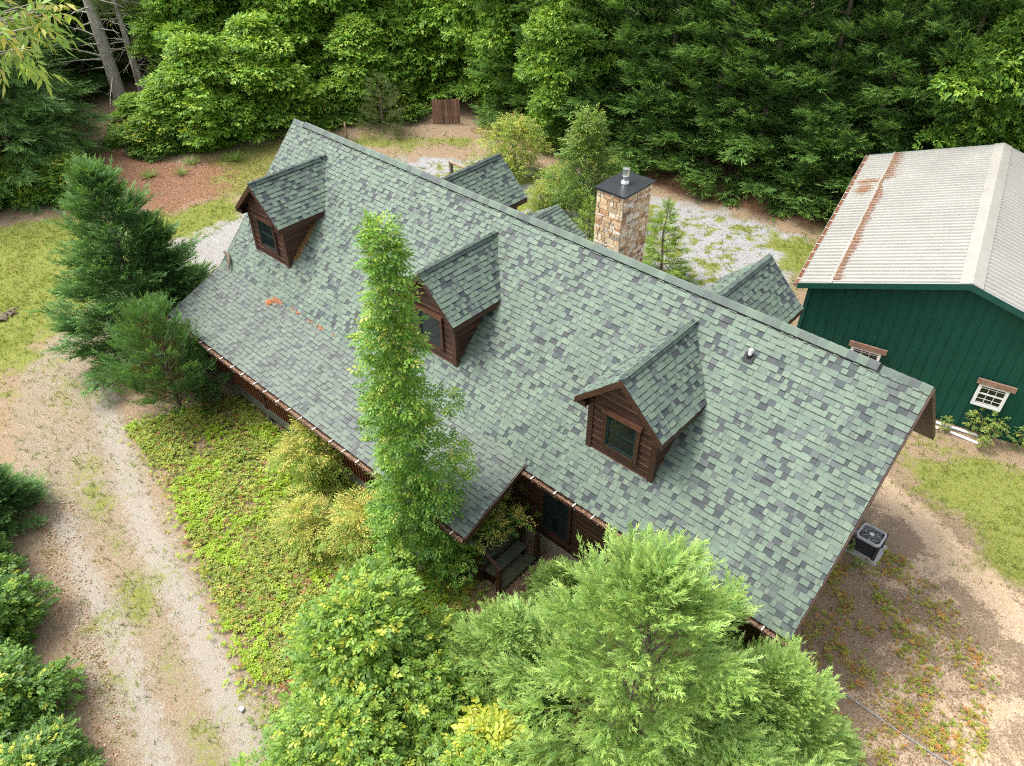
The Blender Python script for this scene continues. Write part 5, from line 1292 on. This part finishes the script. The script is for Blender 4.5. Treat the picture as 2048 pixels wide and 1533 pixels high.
# oak reaching in beside the camera's side of the driveway
def oak():
    g = np.random.default_rng(111); tubes = []; root = np.array((8.6, -17.2, 0.0)); top = np.array((9.4, -16.4, 14.5))
    q = np.linspace(0, 1, 8)[:, None]; tubes.append(tube_np(root*(1-q)+top*q-np.array((8.6, -17.2, 0)), np.linspace(.26, .07, 8), 9))
    P, A = [], []
    ends = [at(25, 25, 14.6), at(78, 18, 14.9), at(5, 95, 14.0), at(45, 60, 14.2), at(-60, 60, 14.4), at(30, -60, 15.2), at(-120, 10, 14.8), root+(-3, -1, 13), root+(-1, -4, 12), root+(2, -3, 14), root+(-3, 3, 12.5), root+(0, 0, 16), root+(-2, -3, 15)]
    for i, e_ in enumerate(ends):
        d = FWD*0; e_ = np.asarray(e_, float)
        if i < 7:                                                  # crown spray 8 m from the lens along its ray
            v = nrm(e_-CAM); e_ = CAM+v*(8.2+.5*g.random())
        s0 = root*(1-.8)+top*.8 if i < 7 else root*.3+top*.7; s0 = s0.copy(); pts = s0*(1-q)+e_*q; pts[:, 2] += np.sin(q[:, 0]*3.14)*.5; pts += g.normal(0, .05, pts.shape)*q*(1-q)*4
        tubes.append(tube_np(pts-np.array((8.6, -17.2, 0)), np.linspace(.06, .006, 8), 6))
        k = 13 if i < 7 else 60; sp = .12 if i < 7 else .8
        c_ = pts[-1]+g.normal(0, sp, (k, 3))*np.array([1, 1, .7]); P.append(c_); A.append(nrm(pts[-1]-pts[-3])*.6+g.normal(0, .6, (k, 3))+np.array([0, 0, -.45]))
        for j in range(5):
            w = c_[g.integers(0, k)]; tubes.append(tube_np(np.array([pts[5], (pts[5]+w)/2+(0, 0, .05), w])-np.array((8.6, -17.2, 0)), np.array([.012, .008, .004]), 4))
    P, A = np.concatenate(P), np.concatenate(A); n = len(P)
    t_ = t_twig(6, .50, 12, .34, 4, .5)
    cr = scatter(t_[0], t_[1], P-np.array((8.6, -17.2, 0)), rot_to(A, np.array([0, 0, 1.0])+g.normal(0, .5, (n, 3))), .22*(0.8+.4*g.random(n)), pick(g, [(.24, .38, .09), (.28, .40, .10), (.19, .33, .08), (.42, .42, .12)], n), g=g)
    tv, tq, o = [], [], 0
    for v, f in tubes: tv.append(v); tq.append(f+o); o += len(v)
    return cr, (np.concatenate(tv), np.concatenate(tq))
proto('oak', oak(), 'leaf', 'bark_grey')
plant('oak', 'oak_tree', 'oak with drooping yellow-green lobed leaves reaching in above the drive', 'tree', (8.6, -17.2), z=-.05)

# ground cover, grass, fallen leaves
def in_poly(P, n, g):
    P = np.array([q[:2] for q in P]); lo, hi = P.min(0), P.max(0); out = []
    while sum(map(len, out)) < n:
        q = lo+g.random((n*2, 2))*(hi-lo); out.append(q[poly_sd(q[:, 0], q[:, 1], P) > 0])
    return np.concatenate(out)[:n]
def rosette(seed, nl=5, variants=4):
    g = np.random.default_rng(seed); outs = []
    for v in range(variants):
        V = []; F = []
        for i in range(nl):
            a = i*6.28/nl+g.normal()*.3; d = np.array([math.cos(a), math.sin(a), .25+.4*g.random()]); s = np.array([-math.sin(a), math.cos(a), 0]); k = len(V); l = .7+.5*g.random()
            z0 = np.array([0, 0, .35*g.random()])
            V += [z0, z0+d*l*.5+s*.24, z0+d*l*np.array([1, 1, .55]), z0+d*l*.5-s*.24]; F += [(k, k+1, k+2), (k, k+2, k+3)]
        outs.append(np.array(V))
    return np.array(outs), np.array(F)
ROS = rosette(5)
def cover(name, label, pts, size, pal, seed, cat, h0=.02, hvar=.1, mat='leaf', tmpl=None):
    g = np.random.default_rng(seed); n = len(pts); z = ground_z(pts[:, 0], pts[:, 1])+h0+hvar*g.random(n)
    P = np.column_stack([pts, z]); a = g.random(n)*6.28
    ax = np.stack([np.cos(a), np.sin(a), .15*g.normal(size=n)], -1); R = rot_to(ax, np.array([0, 0, 1.0])+g.normal(0, .22, (n, 3)))
    t_ = tmpl or ROS
    v, f, c = scatter(t_[0], t_[1], P, R, size*(0.55+.9*g.random(n)), pal(g, pts), g=g, jit=.25)
    return tag(place(name, mesh_np(name, v, tris=f, cols=c), M[mat]), label, cat, kind='stuff')
g0 = np.random.default_rng(200)
cp = in_poly(COVER, 34000, g0); cp = cp+g0.normal(0, .28, cp.shape)*(g0.random((len(cp), 1)) < .4); dn = fbm(cp[:, 0]*1.1, cp[:, 1]*1.1); cp = cp[(dn+.62*(g0.random(len(cp))-.5)) > .43]
def cpal(g, p):
    n = fbm(p[:, 0]*.9+4, p[:, 1]*.9); c = pick(g, [(.25, .33, .05), (.31, .37, .055), (.19, .28, .04), (.38, .40, .07)], len(p), .4)
    c = np.where((n > .56)[:, None], pick(g, [(.33, .46, .035), (.28, .42, .035)], len(p)), c); o = g.random(len(p)) < .07; c[o] = pick(g, [(.36, .20, .07), (.30, .14, .05)], int(o.sum())); return c
cover('ground_cover', 'dense yellow-green creeper covering the bank between driveway and porch', cp, .075, cpal, 201, 'ground cover', .01, .10)
wp = in_poly(WEEDS, 5200, g0); dn = fbm(wp[:, 0]*1.9, wp[:, 1]*1.9); wp = wp[(dn+.45*(g0.random(len(wp))-.5)) > .59]
cover('creeping_weeds', 'sparse orange and green creeping weeds on the bare ground by the gable', wp, .06, lambda g, p: pick(g, [(.36, .37, .06), (.46, .34, .08), (.28, .36, .05), (.50, .26, .07), (.26, .36, .05), (.40, .40, .06)], len(p), .4), 202, 'weeds', .01, .06)
def blades(seed, n=5, variants=4):
    g = np.random.default_rng(seed); outs = []
    for v in range(variants):
        V = []; F = []
        for i in range(n):
            a = g.random()*6.28; d = np.array([math.cos(a)*.5, math.sin(a)*.5, .7+.4*g.random()]); s = np.array([-math.sin(a), math.cos(a), 0])*.07; o = np.array([g.normal()*.3, g.normal()*.3, 0]); k = len(V); V += [o-s, o+s, o+d]; F.append((k, k+1, k+2))
        outs.append(np.array(V))
    return np.array(outs), np.array(F)
BLD = blades(9)
gp = np.column_stack([g0.uniform(-24, 27, 240000), g0.uniform(-14, 20, 240000)]); gm = masks(gp[:, 0], gp[:, 1]); dens = gm[1]*(fbm(gp[:, 0]*1.6, gp[:, 1]*1.6)*1.5-.15)
gp = gp[g0.random(len(gp)) < dens*.85]
inside = (gp[:, 0] > .2) & (gp[:, 0] < 19.2) & (np.abs(gp[:, 1]) < 3.4); gp = gp[~inside]
cover('grass', 'short yellow-green grass growing on the lawns and verges', gp, .11, lambda g, p: pick(g, [(.19, .26, .04), (.26, .31, .055), (.13, .20, .035), (.36, .34, .10)], len(p), .5), 203, 'grass', -.01, .0, 'leaf', BLD)
lp = np.concatenate([in_poly(COVER, 9000, g0), in_poly(PX((940, 1180), (1040, 1080), (1150, 1100), (1130, 1250), (960, 1260)), 2200, g0), in_poly(PX((60, 1000), (150, 1000), (260, 1533), (180, 1533)), 900, g0), in_poly(WEEDS, 1500, g0), in_poly(STRAW[0], 5000, g0)])
LEAF1 = (np.array([[(0, -.5, 0), (.32, 0, .12), (0, .6, .05), (-.32, 0, .1)]]), np.array([(0, 1, 2), (0, 2, 3)]))
cover('fallen_leaves', 'dry brown fallen leaves scattered over the ground around the house', lp, .05, lambda g, p: pick(g, [(.26, .13, .07), (.36, .2, .12), (.18, .09, .05), (.46, .32, .22)], len(p), .4), 204, 'leaves', .012, .02, 'litter', LEAF1)
